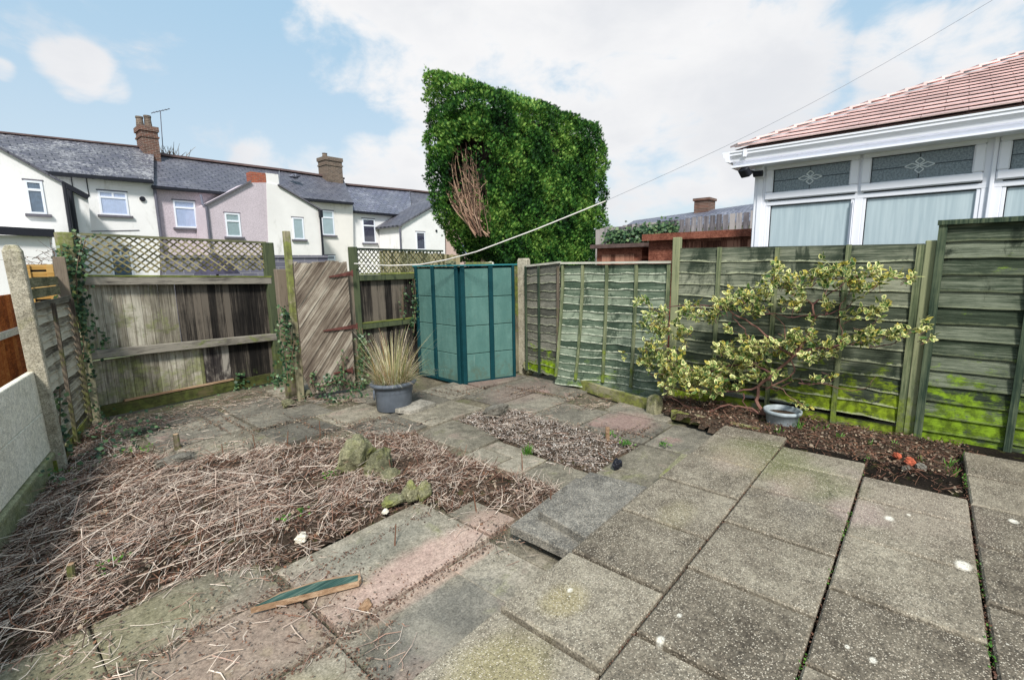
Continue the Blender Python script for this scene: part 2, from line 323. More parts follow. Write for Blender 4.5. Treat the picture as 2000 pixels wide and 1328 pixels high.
M['batten_dark'] = wood('dark_green_batten', ((28, 40, 34), (50, 64, 52), (92, 102, 80)), 'z', moss=((110, 134, 34), .66, .1, 1.0, .7))
M['cap_pale'] = wood('pale_cap_rail', ((132, 130, 116), (176, 174, 160), (206, 204, 192)), 'y', isl=.1)
M['gravel_board'] = wood('mossy_gravel_board', ((64, 66, 48), (108, 106, 80), (150, 144, 116)), 'y', moss=((126, 134, 48), .52, .0, .8, .75))
M['gravel_brown'] = wood('gravel_board_brown', ((40, 42, 30), (72, 70, 48), (110, 100, 70)), 'x', moss=((84, 94, 44), .5, 0, .8, .7))
M['raw_wood'] = wood('raw_orange_wood', ((112, 88, 66), (152, 124, 98), (188, 162, 134)), 'x', isl=.1)
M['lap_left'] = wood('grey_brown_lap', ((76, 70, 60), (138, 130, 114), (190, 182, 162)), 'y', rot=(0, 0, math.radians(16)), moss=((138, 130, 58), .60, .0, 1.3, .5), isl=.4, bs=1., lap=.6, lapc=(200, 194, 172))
M['lap_leftdark'] = wood('dark_batten_left', ((50, 44, 42), (82, 74, 70), (120, 110, 102)), 'z')
M['conc_post'] = slab_mat('concrete_post', ((104, 100, 86), (144, 138, 120), (182, 176, 158)), .25, (128, 128, 84), .56, spk=120, dark=(84, 82, 72))
M['conc_wall'] = slab_mat('concrete_panel', ((196, 190, 170), (220, 214, 196), (234, 229, 214)), 0, (152, 152, 104), .60, isl=.08, bs=.2, dark=(168, 168, 146))
M['conc_base'] = slab_mat('mossy_concrete_base', ((92, 96, 74), (130, 132, 102), (164, 164, 132)), 0, (126, 130, 76), .48, isl=.1)
M['orange'] = wood('orange_timber', ((120, 62, 28), (178, 98, 46), (206, 132, 70)), 'y', isl=.2)
M['ochre'] = wood('ochre_timber', ((140, 104, 52), (182, 142, 80), (206, 170, 108)), 'x', isl=.2)
M['patio'] = slab_mat('aggregate_slab', ((80, 73, 63), (118, 110, 96), (150, 142, 125)), 1., (134, 136, 84), .64, isl=.16, patches=[
    (4.02, 1.05, .30, .2, (162, 140, 134)), (3.8, .62, .26, .15, (156, 134, 128)), (4.15, .33, .2, .12, (150, 134, 128), .5), (3.62, .22, .2, .16, (168, 148, 142), .6), (3.45, .5, .3, .12, (112, 108, 100), .4), (4.15, .95, .4, .34, (120, 126, 72), .4), (3.95, .52, .35, .3, (108, 116, 68), .4), (4.35, .9, .3, .3, (96, 100, 66), .5), (1.72, 1.2, .13, .1, (160, 148, 104), .6), (1.2, 1.15, .25, .2, (156, 146, 92), .5), (.8, 1.0, .35, .3, (150, 144, 88), .5), (2.85, 1.1, .2, .1, (136, 128, 96), .4), (3.9, -.1, .5, .3, (140, 124, 114), .3)]+[(G(x, y, .18).x, G(x, y, .18).y, r, r*.7, (226, 222, 208), 1.05) for x, y, r in ((1737, 1011, .035), (1882, 1104, .045), (1290, 1250, .022), (1327, 1202, .014), (1113, 1152, .018), (1980, 1017, .03), (1705, 1288, .018), (1775, 1004, .015), (1655, 1262, .012))])
M['flag'] = slab_mat('worn_flagstone', ((84, 80, 70), (122, 116, 102), (162, 154, 138)), 0, (118, 120, 76), .55, pink=((150, 132, 120), .58), isl=.12, patches=[
    (1.6, 2.18, .62, .16, (188, 158, 146), .8), (1.6, 1.98, .5, .05, (176, 150, 134), .75), (1.4, 1.72, .42, .22, (108, 108, 104), .6), (1.28, 1.62, .10, .24, (150, 144, 130), .7), (1.5, 2.55, .5, .16, (112, 112, 102), .6), (.75, 2.35, .5, .35, (160, 138, 124), .7), (.2, 2.9, .5, .3, (132, 128, 92), .5), (.6, 1.75, .3, .3, (140, 134, 96), .5), (2.25, 2.2, .2, .18, (176, 150, 136), .7)])
M['flag_dark'] = slab_mat('dark_flagstone', ((74, 71, 65), (106, 102, 92), (142, 136, 122)), 0, (100, 104, 66), .57, pink=((146, 122, 114), .60), isl=.18, patches=[(4.75, 2.45, .35, .3, (158, 128, 122), .7), (5.0, 4.2, .6, .4, (142, 122, 114), .5), (5.2, 5.0, .6, .25, (146, 120, 112), .6)])
M['loose_slab'] = slab_mat('grey_step_slab', ((76, 74, 69), (108, 105, 98), (148, 143, 132)), .7, (132, 136, 104), .62, isl=.1)
M['stone'] = slab_mat('mossy_stone', ((84, 84, 66), (122, 120, 94), (168, 162, 134)), 0, (126, 132, 56), .47, isl=.2, bs=.9)
M['stone_grey'] = slab_mat('grey_stone', ((92, 88, 80), (132, 128, 118), (178, 172, 160)), 0, (124, 128, 90), .62, isl=.4, bs=.9)
M['stone_white'] = plain('white_stone', (212, 206, 190), .85, .15, 30)
M['brick_red'] = plain('red_brick_rubble', (176, 92, 66), .9, .25, 20, bump=.6)
def soilmat(nm='dark_soil', k=1.):
    m, t = newmat(nm); a = t.noise(t.pos, 3, 6, .7); b = t.noise(t.pos, 60, 6, .75)
    c = t.ramp(t.m('ADD', t.m('MULTIPLY', a, .5), t.m('MULTIPLY', b, .5)), [(.34, lin((30*k, 25*k, 21*k))), (.5, lin((58*k, 49*k, 41*k))), (.64, lin((100*k, 86*k, 74*k)))])
    c = t.mix(t.m('MULTIPLY', t.rng(t.noise(t.pos, 9, 5, .7), .56, .68), .5), c, lin((80, 84, 40))); fin(t, c, .95, b, .9, .02, .1); return m
M['soil'] = soilmat(k=1.22); M['joint'] = soilmat('shaded_joint_dirt', .55)  # joint soil colour darkened to stand in for shade down in the gaps
M['ground'] = slab_mat('trodden_ground', ((70, 66, 54), (98, 92, 78), (130, 122, 104)), 0, (92, 100, 60), .5, isl=0)
M['grassland'] = plain('far_ground', (96, 104, 72), .95, .3, .5)
def stalkmat(name, cols):
    m, t = newmat(name); n = len(cols); c = t.ramp(t.isl, [(i/(n-1), lin(k)) for i, k in enumerate(cols)])
    c = t.mix(t.rng(t.noise(t.pos, 5, 4), .4, .7, 0, .35), c, lin((74, 60, 50))); fin(t, c, .8, spec=.2); return m
M['straw'] = stalkmat('dead_stems', [(74, 58, 52), (134, 114, 102), (178, 158, 144), (210, 192, 174), (230, 216, 200), (188, 168, 152), (150, 108, 88), (224, 210, 196), (110, 92, 84)])
M['straw_dark'] = stalkmat('dark_stems', [(52, 38, 34), (96, 66, 54), (124, 92, 74), (80, 64, 56)])
M['litter'] = stalkmat('leaf_litter', [(58, 48, 42), (96, 80, 68), (136, 116, 98), (126, 88, 66), (86, 74, 66), (176, 160, 138), (46, 38, 34)])
M['chips'] = stalkmat('gravel_chips', [(96, 90, 86), (130, 122, 116), (168, 160, 150), (196, 190, 182), (110, 100, 92), (148, 130, 116)])
M['ivy'] = leafmat('ivy_leaf', [(28, 48, 34), (44, 72, 48), (66, 96, 62), (104, 128, 84)], .4, .15)
M['ivy_stem'] = plain('ivy_stem', (104, 88, 70), .85, .2)
M['weed'] = leafmat('weed_leaf', [(50, 88, 34), (76, 122, 44), (110, 156, 64)], .5, .3)
M['hedge'] = leafmat('conifer_spray', [(10, 28, 20), (22, 54, 28), (44, 88, 38), (80, 132, 52), (150, 184, 90)], .6, .2, 1.0, .6, 1.6, attr='tone')
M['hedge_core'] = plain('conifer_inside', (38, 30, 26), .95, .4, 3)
M['bare_stem'] = stalkmat('bare_conifer_stems', [(104, 78, 66), (150, 120, 100), (186, 158, 134), (78, 58, 52)])
def varieg():
    m, t = newmat('variegated_leaf'); a = t.n('ShaderNodeAttribute', attribute_name='rim').outputs['Fac']
    e = t.m('ADD', a, t.m('MULTIPLY', t.m('SUBTRACT', t.isl, .5), .7))
    cream = t.mix(t.isl, lin((208, 206, 118)), lin((234, 230, 164))); gr = t.mix(t.isl, lin((62, 96, 44)), lin((112, 140, 70)))
    cream = t.mix(t.m('GREATER_THAN', t.isl, .88), cream, lin((196, 180, 84)))
    c = t.mix(t.rng(e, .50, .84), gr, cream)
    b = t.n('ShaderNodeBsdfPrincipled', i={'Base Color': c, 'Roughness': .4, 'Specular IOR Level': .4}); tr = t.n('ShaderNodeBsdfTranslucent', i={0: c})
    t.n('ShaderNodeOutputMaterial', i={0: t.n('ShaderNodeMixShader', i={0: .22, 1: b.outputs[0], 2: tr.outputs[0]}).outputs[0]}); return m
M['euon'] = varieg()
M['euon_stem'] = stalkmat('shrub_stem', [(86, 56, 58), (112, 78, 74), (136, 102, 88), (96, 66, 66)])
M['grassblade'] = stalkmat('dry_grass_blades', [(222, 210, 186), (196, 174, 134), (112, 140, 60), (236, 226, 206), (168, 124, 82), (84, 124, 50), (226, 208, 174), (150, 154, 88)])
M['pot'] = plain('blue_grey_plastic', (92, 99, 108), .55, .12, 9, .4, bump=.15, bsc=200)
M['pot_pale'] = plain('pale_glazed_pot', (158, 168, 172), .5, .2, 12, .4)
def plastic():
    m, t = newmat('sage_plastic_panel'); z = t.n('ShaderNodeSeparateXYZ', i={0: t.pos}).outputs[2]
    c = t.mix(t.rng(t.noise(t.map(t.pos, (1, 1, .3)), 6, 6, .7), .35, .7), lin((78, 114, 108)), lin((92, 127, 120)))
    c = t.mix(t.rng(t.m('ADD', t.noise(t.pos, 7, 7, .75), t.rng(z, .0, .5, .22, 0, False)), .58, .8, 0, .55), c, lin((84, 92, 74)))
    c = t.mix(t.rng(t.noise(t.map(t.pos, (9, 9, .7)), 3, 5, .7), .62, .75, 0, .3), c, lin((150, 168, 160)))
    fin(t, c, .8, t.m('ADD', t.noise(t.pos, 3.2, 3), t.m('MULTIPLY', t.noise(t.pos, 130, 2), .12)), .5, .03, .15); return m
M['shed_panel'] = plastic()
M['shed_trim'] = plain('teal_plastic_trim', (14, 58, 64), .75, .1, 6, .15)
M['shed_lid'] = plain('teal_plastic_lid', (46, 118, 124), .45, .1, 4, .4)
M['white_pvc'] = plain('white_upvc', (232, 234, 242), .3, .015, 2, .45)
M['seam'] = plain('dark_seal', (44, 48, 56), .6)
M['white_trim'] = plain('white_window_frame', (228, 232, 240), .4, .02)
M['black'] = plain('black_gutter_paint', (30, 32, 40), .5, .1)
M['grey_pipe'] = plain('grey_pipe', (96, 96, 108), .5, .1)
M['sill'] = plain('grey_sill', (98, 96, 104), .8, .1)
M['rope'] = plain('white_rope', (214, 210, 204), .8, .1)
M['wire'] = plain('grey_wire', (120, 124, 132), .7, .05)
M['w_white'] = render_mat('white_render', (236, 235, 234), (160, 156, 146), amt=.42, th=.54)
M['w_cream'] = render_mat('cream_render', (230, 226, 220), amt=.42, th=.54)
M['w_pink'] = render_mat('pinkish_pebbledash', (208, 196, 204), (160, 150, 156), amt=.35, peb=.5)
M['w_stain'] = render_mat('stained_white_render', (232, 230, 228), (136, 132, 118), th=.56, amt=.6)
M['w_peach'] = render_mat('peach_render', (206, 180, 170), amt=.2, peb=.3)
M['brick_ch'] = brick_mat('old_chimney_brick', (112, 78, 66), (84, 68, 62), (140, 130, 120))
M['brick_ch2'] = brick_mat('sooty_chimney_brick', (112, 96, 84), (86, 76, 70), (140, 130, 118))
M['brick_rd'] = brick_mat('red_chimney_brick', (166, 88, 64), (136, 72, 58), (140, 118, 104), dirt=.25)
M['wallgrey'] = brick_mat('grey_block_wall', (118, 118, 132), (100, 100, 116), (150, 148, 152), bw=.4, bh=.15, dirt=.3)
M['slate1'] = slate_mat('old_slates', (112, 112, 120), (80, 80, 92), (182, 182, 184), light=.8)
M['slate2'] = slate_mat('dark_slates', (106, 106, 116), (84, 84, 96), (146, 146, 152), light=.5)
M['slate3'] = slate_mat('pale_slates', (116, 120, 134), (96, 98, 116), (168, 170, 178), light=.6)
M['ridge'] = plain('brown_ridge_tile', (104, 86, 84), .85, .2, 3)
M['roof_tile'] = plain('rosy_roof_tile', (226, 196, 191), .28, .15, 3, 1., bump=.1)
M['brown_shed'] = wood('red_brown_boards', ((78, 48, 38), (126, 84, 68), (168, 122, 102)), 'z', isl=.4)
M['brown_shed_h'] = wood('red_brown_planks', ((76, 42, 34), (116, 70, 56), (150, 98, 80)), 'x', isl=.3)
M['shed_felt'] = plain('shed_felt', (92, 76, 72), .95, .2, 9)
M['pale_fence'] = wood('grey_pale_fence', ((92, 88, 92), (134, 130, 134), (170, 164, 162)), 'z', isl=.4, moss=((130, 132, 88), .6, 0, 4, .4))
M['net'] = plain('net_curtain', (196, 206, 226), .9, .05)
M['blind'] = plain('green_blind', (178, 192, 188), .8, .04)
M['dark_int'] = plain('dim_room', (100, 116, 130), .9, .2)
M['drape'] = plain('dark_drape', (60, 58, 74), .9, .3)
def glassmat(name, tint, tr=.5, rough=.02):
    m, t = newmat(name)
    gl = t.n('ShaderNodeBsdfGlossy', i={'Color': (.9, .95, 1, 1), 'Roughness': rough}); tp = t.n('ShaderNodeBsdfTransparent', i={0: lin(tint)})
    fr = t.n('ShaderNodeLayerWeight', i={'Blend': .5}).outputs['Facing']; f = t.m('ADD', t.m('MULTIPLY', t.m('POWER', fr, 4.), .8), 1-tr+.05)
    t.n('ShaderNodeOutputMaterial', i={0: t.n('ShaderNodeMixShader', i={0: t.m('MINIMUM', f, 1.), 1: tp.outputs[0], 2: gl.outputs[0]}).outputs[0]}); return m
M['glass'] = glassmat('window_glass', (224, 232, 236), .9)
M['glass_far'] = glassmat('far_window_glass', (240, 244, 250), .95)
def frost():
    m, t = newmat('obscured_glass'); v = t.noise(t.map(t.pos, (1, 9, .5)), 3, 5, .6, .3)
    c = t.mix(t.rng(v, .25, .75), lin((160, 178, 186)), lin((182, 198, 204))); fin(t, c, .25, v, .15, .004, .6); return m
M['frost'] = frost()
def texg():
    m, t = newmat('textured_dark_glass'); v = t.noise(t.pos, 55, 3, .7); c = t.mix(t.rng(v, .35, .65), lin((88, 103, 111)), lin((122, 137, 144))); fin(t, c, .25, v, .4, .004, .6); return m
M['texglass'] = texg()
M['lead'] = plain('lead_came', (214, 222, 226), .5); M['came'] = plain('dark_came', (52, 60, 68), .6)
# ================================================================== SETTING
def struct(o): return tag(o, kind='structure')
mb = MB(); mb.add([(-400, -400, -.35), (400, -400, -.35), (400, 400, -.35), (-400, 400, -.35)], [(0, 1, 2, 3)]); struct(mb.build('far_ground', M['grassland']))
N_ = 70; V = []; F = []
for j in range(N_+1):
    for i in range(N_+1):
        x, y = -2+11*i/N_, -4+15*j/N_; V.append((x, y, -.035+.02*math.sin(x*5.1+y*2.3)*math.sin(y*4.3-x)))
for j in range(N_):
    for i in range(N_): k = j*(N_+1)+i; F.append((k, k+1, k+N_+2, k+N_+1))
struct(lk('garden_ground', V, F, M['ground'], smooth=True))
# raised patio: bedding + slabs
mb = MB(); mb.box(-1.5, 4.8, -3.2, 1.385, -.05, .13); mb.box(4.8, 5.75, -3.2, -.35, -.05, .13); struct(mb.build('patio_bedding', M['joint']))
def slab(mb, x0, x1, y0, y1, z, th=.045, b=.006, tilt=.003, rot=0):
    cx, cy = (x0+x1)/2, (y0+y1)/2; tx, ty = random.uniform(-tilt, tilt), random.uniform(-tilt, tilt); V = []
    for zz, ins in ((-th, 0), (-b, 0), (0, b)):
        for sx, sy in ((-1, -1), (1, -1), (1, 1), (-1, 1)):
            x, y = sx*((x1-x0)/2-ins), sy*((y1-y0)/2-ins); c, s = math.cos(rot), math.sin(rot)
            V.append((cx+x*c-y*s, cy+x*s+y*c, z+zz+x*tx*3+y*ty*3))
    mb.add(V, [(3, 2, 1, 0), (8, 9, 10, 11)]+[(a+k, (a+1) % 4+k, (a+1) % 4+k+4, a+k+4) for k in (0, 4) for a in range(4)])
mb = MB()
def col(y0, y1, joints):
    for a, b in zip(joints[:-1], joints[1:]):
        g = .0125; slab(mb, a+g, b-g, y0+random.uniform(0, .003), y1-random.uniform(0, .003), .18+random.uniform(-.003, .003), b=.009, tilt=.0035, rot=random.uniform(-.003, .003))
col(.854, 1.41, [-1.5, -.93, -.33, .27, .88, 1.485, 2.09, 2.69, 3.30, 3.90, 4.5, 4.8])
col(.254, .844, [-1.24, -.64, -.04, .56, 1.16, 1.76, 2.36, 2.96, 3.56, 4.15, 4.56])
col(-.328, .242, [-1.55, -.95, -.35, .25, .85, 1.45, 2.05, 2.65, 3.25, 3.85, 4.27])
col(-.95, -.341, [-1.3, -.7, -.05, .55, 1.15, 1.75, 2.38, 2.99, 3.6, 4.2, 4.78, 5.35])
col(-1.56, -.97, [-1.3, -.7, -.05, .55, 1.15, 1.75, 2.38, 2.99, 3.6, 4.2, 4.78, 5.35])
col(-2.2, -1.58, [-1.3, -.7, -.05, .55, 1.15, 1.75, 2.38, 2.99, 3.6, 4.2, 4.78, 5.35])
struct(mb.build('raised_patio', M['patio']))
# lower paving laid on the same grid
mb = MB(); md = MB()
R1 = [(-1.3, -.4), (-.39, .34), (.35, .965)]
for a, b in R1: slab(mb, a, b, 1.36, 2.02, 0, tilt=.006)
slab(mb, .975, 1.70, 1.37, 2.035, 0); slab(mb, 1.705, 2.06, 1.37, 2.03, -.003); slab(mb, 1.02, 2.09, 2.06, 2.80, .006)
slab(mb, .02, .99, 2.05, 2.60, -.004, tilt=.006); slab(mb, -1.1, .0, 2.05, 2.60, -.002)
slab(mb, -.9, .2, 2.62, 3.25, 0, rot=.02); slab(mb, .21, .98, 2.62, 3.22, -.004, rot=-.01)
slab(mb, 2.12, 2.38, 2.08, 2.50, .0, rot=.03); slab(mb, 2.1, 3.05, 1.38, 1.98, -.03)
slab(mb, 3.12, 4.22, 1.37, 2.02, .004); slab(mb, 2.93, 3.34, 2.06, 2.50, .004); slab(mb, 2.94, 3.35, 2.53, 2.80, .0); slab(mb, 2.95, 3.18, 2.82, 3.2, .0)
slab(mb, 3.02, 3.58, 3.24, 4.05, 0, rot=.04); slab(mb, 3.2, 3.42, 2.80, 3.2, -.006); slab(mb, 3.52, 3.82, 2.44, 2.77, -.004, rot=.08)
slab(mb, 3.25, 4.10, 4.09, 4.68, .012, rot=.03)
for a, b, c, d in [(4.26, 5.02, 2.02, 2.80), (4.26, 5.0, 2.82, 3.46), (4.36, 5.15, 3.48, 4.08), (4.33, 5.2, 4.10, 4.72), (5.03, 5.42, 2.1, 2.9), (4.16, 4.8, 4.74, 5.4), (3.4, 4.14, 4.72, 5.4), (4.25, 5.02, 1.37, 2.0), (5.22, 5.7, 3.5, 4.1), (5.22, 5.8, 4.12, 4.7)]:
    slab(md, a, b-.01, c, d-.01, random.uniform(-.006, .006), tilt=.008, rot=random.uniform(-.015, .015))
slab(md, 4.82, 5.75, 4.74, 5.3, .02, rot=-.1)
for a, b, c, d in [(2.62, 3.30, 4.16, 4.85), (1.95, 2.6, 4.85, 5.5), (2.62, 3.3, 4.87, 5.5), (2.0, 2.9, 5.52, 6.15), (1.05, 1.95, 5.0, 5.7), (1.1, 1.98, 5.72, 6.45), (2.02, 2.7, 6.2, 6.9), (.95, 1.98, 6.5, 7.1), (3.32, 4.1, 5.45, 6.0), (2.92, 3.9, 6.02, 6.5), (2.72, 3.5, 6.52, 7.2), (1.25, 2.0, 4.62, 4.98)]:
    slab(md if random.random() < .7 else mb, a, b-.01, c, d-.01, random.uniform(-.012, .008), tilt=.012, rot=random.uniform(-.03, .03))
struct(mb.build('lower_paving', M['flag'])); struct(md.build('rear_paving', M['flag_dark']))
# beds
BED = [(-1.2, 3.3), (-1.2, 2.7), (-.4, 2.95), (.25, 3.08), (.75, 3.1), (1.05, 2.84), (2.12, 2.82), (2.15, 2.55), (2.4, 2.5), (2.42, 2.04), (2.95, 2.02), (2.92, 2.7), (2.90, 3.3), (3.02, 4.0), (2.62, 4.35), (1.95, 4.75), (1.2, 5.1), (.98, 5.8), (.9, 7.4), (.7, 7.2), (.3, 5.75), (-.1, 4.2)]
BED2 = [(3.60, 4.04), (4.3, 4.0), (4.3, 3.4), (4.22, 2.8), (4.22, 2.05), (3.36, 2.03), (3.38, 2.6), (3.46, 3.24)]
RB = [(4.86, 1.45), (4.82, .87), (4.58, .86), (4.57, .26), (4.30, .25), (4.29, -.34), (4.9, -.36), (5.8, -.5), (5.8, 2.4), (5.4, 2.45), (5.1, 2.0)]
def bedz(x, y, P, h, sl=.35, z0=-.02): return z0+min(h, edged(x, y, P)*sl)+.018*math.sin(x*9+y*4)*math.sin(y*11-x*3)
def bed(name, P, h, z0=-.02, st=.06):
    xs = [p[0] for p in P]; ys = [p[1] for p in P]; idx = {}; V = []; F = []
    nx, ny = int((max(xs)-min(xs))/st)+2, int((max(ys)-min(ys))/st)+2; X0, Y0 = min(xs), min(ys)
    def vid(i, j):
        if (i, j) not in idx:
            x, y = X0+i*st, Y0+j*st; ii = inpoly(x, y, P)
            idx[(i, j)] = len(V); V.append((x, y, bedz(x, y, P, h, z0=z0)+random.uniform(-.008, .008) if ii else z0-.05))
        return idx[(i, j)]
    for j in range(ny):
        for i in range(nx):
            if inpoly(X0+(i+.5)*st, Y0+(j+.5)*st, P): F.append((vid(i, j), vid(i+1, j), vid(i+1, j+1), vid(i, j+1)))
    return struct(lk(name, V, F, M['soil'], smooth=True))
bed('planting_bed', BED, .07); bed('gravel_bed', BED2, .015, -.01); bed('border_soil', RB, .03, .08)
# ================================================================== litter (stuff)
def twigs(name, P, n, zf, lr, mat, rad=(.0016, .0042), ang=None, tilt=.25, lift=.03, keep=None):
    xs = [p[0] for p in P]; ys = [p[1] for p in P]; V = []; F = []; k = 0
    while k < n:
        x, y = random.uniform(min(xs), max(xs)), random.uniform(min(ys), max(ys))
        if not inpoly(x, y, P) or (keep and random.random() > keep(x, y)): continue
        L = random.uniform(*lr)*random.choice((.4, .7, 1, 1)); r = random.uniform(*rad)
        a = random.gauss(ang, .5) if ang is not None and random.random() < .55 else random.uniform(0, 6.283); e = random.gauss(0, tilt)
        d = Vector((math.cos(a)*math.cos(e), math.sin(a)*math.cos(e), math.sin(e))); c = Vector((x, y, zf(x, y)+abs(random.gauss(0, lift))+r+abs(math.sin(e))*L*.4))
        s_ = d.cross(Vector((0, 0, 1))).normalized(); u = s_.cross(d); bend = u*random.gauss(0, .06)*L+s_*random.gauss(0, .06)*L
        b = len(V)
        for p, rr in ((c-d*L/2, r), (c+bend, r*.95), (c+d*L/2, r*.6)):
            for q in range(3): t = 2.094*q; V.append(p+(s_*math.cos(t)+u*math.sin(t))*rr)
        for m_ in (0, 3):
            for q in range(3): F.append((b+m_+q, b+m_+(q+1) % 3, b+m_+3+(q+1) % 3, b+m_+3+q))
        F.append((b, b+2, b+1)); F.append((b+6, b+7, b+8)); k += 1
    return tag(lk(name, V, F, mat), kind='stuff')
def flakes(name, P, n, zf, sz, mat, flat=.5, keep=None):
    xs = [p[0] for p in P]; ys = [p[1] for p in P]; pts = []
    while len(pts) < n:
        x, y = random.uniform(min(xs), max(xs)), random.uniform(min(ys), max(ys))
        if inpoly(x, y, P) and not (keep and random.random() > keep(x, y)): pts.append((x, y, zf(x, y)+random.uniform(.002, .02)))
    pts = np.array(pts); L = RNG.uniform(sz*.5, sz*1.4, len(pts)); nr = unit(len(pts)); nr[:, 2] = np.abs(nr[:, 2])+flat; nr /= np.linalg.norm(nr, axis=1)[:, None]
    dr = np.cross(nr, unit(len(pts))); V, F = leaves(pts, L, L*RNG.uniform(.5, .9, len(pts)), dr, nr)
    return tag(lk(name, V, F, mat), kind='stuff')
def lab(o, l, c): o['label'] = l; o['category'] = c; return o
clumps = lambda x, y: .07+.93*min(1, max(0, .55+.6*math.sin(x*5.7+y*2.1)*math.sin(y*6.3-x*1.9)+.4*math.sin(x*13+2)*math.sin(y*11)))
zb = lambda x, y: bedz(x, y, BED, .07); zb2 = lambda x, y: bedz(x, y, BED2, .015, z0=-.01); zr = lambda x, y: bedz(x, y, RB, .03, z0=.08)
lab(twigs('dead_stem_litter', BED, 10500, zb, (.04, .24), M['straw'], (.0009, .0026), ang=.75, lift=.018, keep=clumps), 'matted pale dead stems lying over the wide planting bed', 'dead stems')
lab(twigs('long_dead_stems', [(-1.1, 2.95), (.8, 3.1), (1.6, 3.1), (2.2, 3.5), (1.2, 4.6), (.4, 5.2), (-.1, 4.2)], 560, zb, (.3, .75), M['straw'], (.0012, .0028), ang=.55, tilt=.10, lift=.035), 'long straw coloured stems lying flat at the left of the bed', 'dead stems')
lab(twigs('dark_stem_litter', BED, 5200, zb, (.03, .16), M['straw_dark'], (.0010, .0035), tilt=.45, lift=.02), 'short dark brown broken twigs mixed through the planting bed', 'twigs')
lab(flakes('leaf_litter', BED, 9000, zb, .026, M['litter']), 'brown dry leaf litter covering the planting bed', 'leaf litter')
OUT = [(-1, 1.5), (2.9, 1.45), (3.0, 2.1), (4.2, 2.05), (4.4, 3.4), (5.6, 2.4), (5.8, 4.9), (4.9, 4.7), (4.2, 5.2), (3.4, 6.1), (2.9, 7.4), (.9, 7.4), (.6, 6.3), (-.2, 4), (-.9, 2.6)]
def near(*Ls):
    def f(x, y):
        m = min(math.hypot(x-a, y-b)/r for a, b, r in Ls); return max(0, 1-m)**1.0
    return f
kn = near((.3, 2.6, .35), (1.0, 2.5, .45), (.6, 2.62, .4), (1.05, 2.0, .3), (.97, 1.7, .25), (2.2, 2.05, .4), (.1, 2.9, .4), (1.0, 2.9, .35), (2.1, 2.7, .25), (3.0, 1.9, .2), (4.2, 1.75, .4), (4.4, 2.3, .3), (2.6, 4.5, .5), (1.6, 5.1, .5), (1.2, 5.6, .5), (2.9, 6.6, .7), (2.2, 7.0, .8), (1.3, 6.9, .8), (5.0, 3.1, .5), (5.2, 2.5, .5), (.5, 2.1, .2), (3.3, 5.9, .5), (4.3, 3.3, .4), (3.4, 2.4, .3))
lab(twigs('scattered_stems', OUT, 1500, lambda x, y: .004, (.03, .22), M['straw'], (.001, .003), tilt=.05, lift=.006, keep=kn), 'loose thin stems scattered along the joints of the lower paving', 'twigs')
lab(flakes('scattered_crumbs', OUT, 3600, lambda x, y: .004, .018, M['litter'], 1.5, keep=kn), 'dark crumbs of soil and leaf scattered on the lower paving', 'debris')
jn = lambda x, y: 1. if min(abs(y-2.045), abs(y-2.61), abs(x-.97), abs(y-1.995)) < .03 else (.12 if abs(x-1)<.5 and abs(y-2.3)<.3 else 0)
bj = lambda x, y: max(0, math.sin(x*3.3+y*2.2+1))*(1 if min(abs((x-1.02) % .68), abs((y-4.86) % .65), abs((x-4.26) % .8), abs((y-2.8) % .65)) < .035 else .05)
lab(flakes('rear_joint_crumbs', [(1.0, 4.7), (3.2, 4.2), (4.2, 3.9), (4.3, 2.0), (5.2, 2.0), (5.7, 4.8), (4.2, 5.3), (3.4, 6.2), (2.9, 7.2), (1., 7.2)], 5200, lambda x, y: .006, .018, M['litter'], 1.5, keep=bj), 'crumbs of soil and leaf gathered in the joints of the rear paving', 'debris')
lab(flakes('joint_crumbs', [(-.6, 1.5), (2.3, 1.5), (2.3, 3.), (-.6, 3.)], 2600, lambda x, y: .002, .012, M['straw_dark'], 1.5, keep=jn), 'dark soil crumbs lining the joints between the near flagstones', 'debris')
lab(flakes('gravel_chips', BED2, 8000, zb2, .018, M['chips'], .3), 'grey stone chippings filling the sunken square behind the step', 'gravel')
lab(twigs('gravel_stems', BED2, 620, zb2, (.05, .26), M['straw'], (.0008, .0022), tilt=.12, lift=.015), 'pale dead stems strewn over the grey chippings', 'dead stems')
lab(flakes('border_litter', RB, 5200, zr, .025, M['litter']), 'brown leaf litter on the border soil beside the right fence', 'leaf litter')
lab(twigs('border_twigs', RB, 1100, zr, (.04, .2), M['straw_dark'], tilt=.3, lift=.01), 'dark twigs on the border soil beside the right fence', 'twigs')
jy = lambda x, y: 1. if min(abs(y-.248), abs(y-.849), abs(y+.332)) < .014 else 0
PT = [(.6, -.6), (4.8, -.6), (4.8, 1.2), (.3, 1.2)]
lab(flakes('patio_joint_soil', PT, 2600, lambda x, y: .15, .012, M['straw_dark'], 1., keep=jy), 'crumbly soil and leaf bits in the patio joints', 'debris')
jg = lambda x, y: (.9 if min(abs(y-.248), abs(y+.332)) < .016 else 0)*(1 if math.sin(x*6.3+y*9)*math.sin(x*2.9+1) > .2 else .04)
lab(flakes('patio_joint_moss', PT, 620, lambda x, y: .160, .011, M['weed'], .4, keep=jg), 'bright green moss and seedlings growing in the patio joints', 'moss')
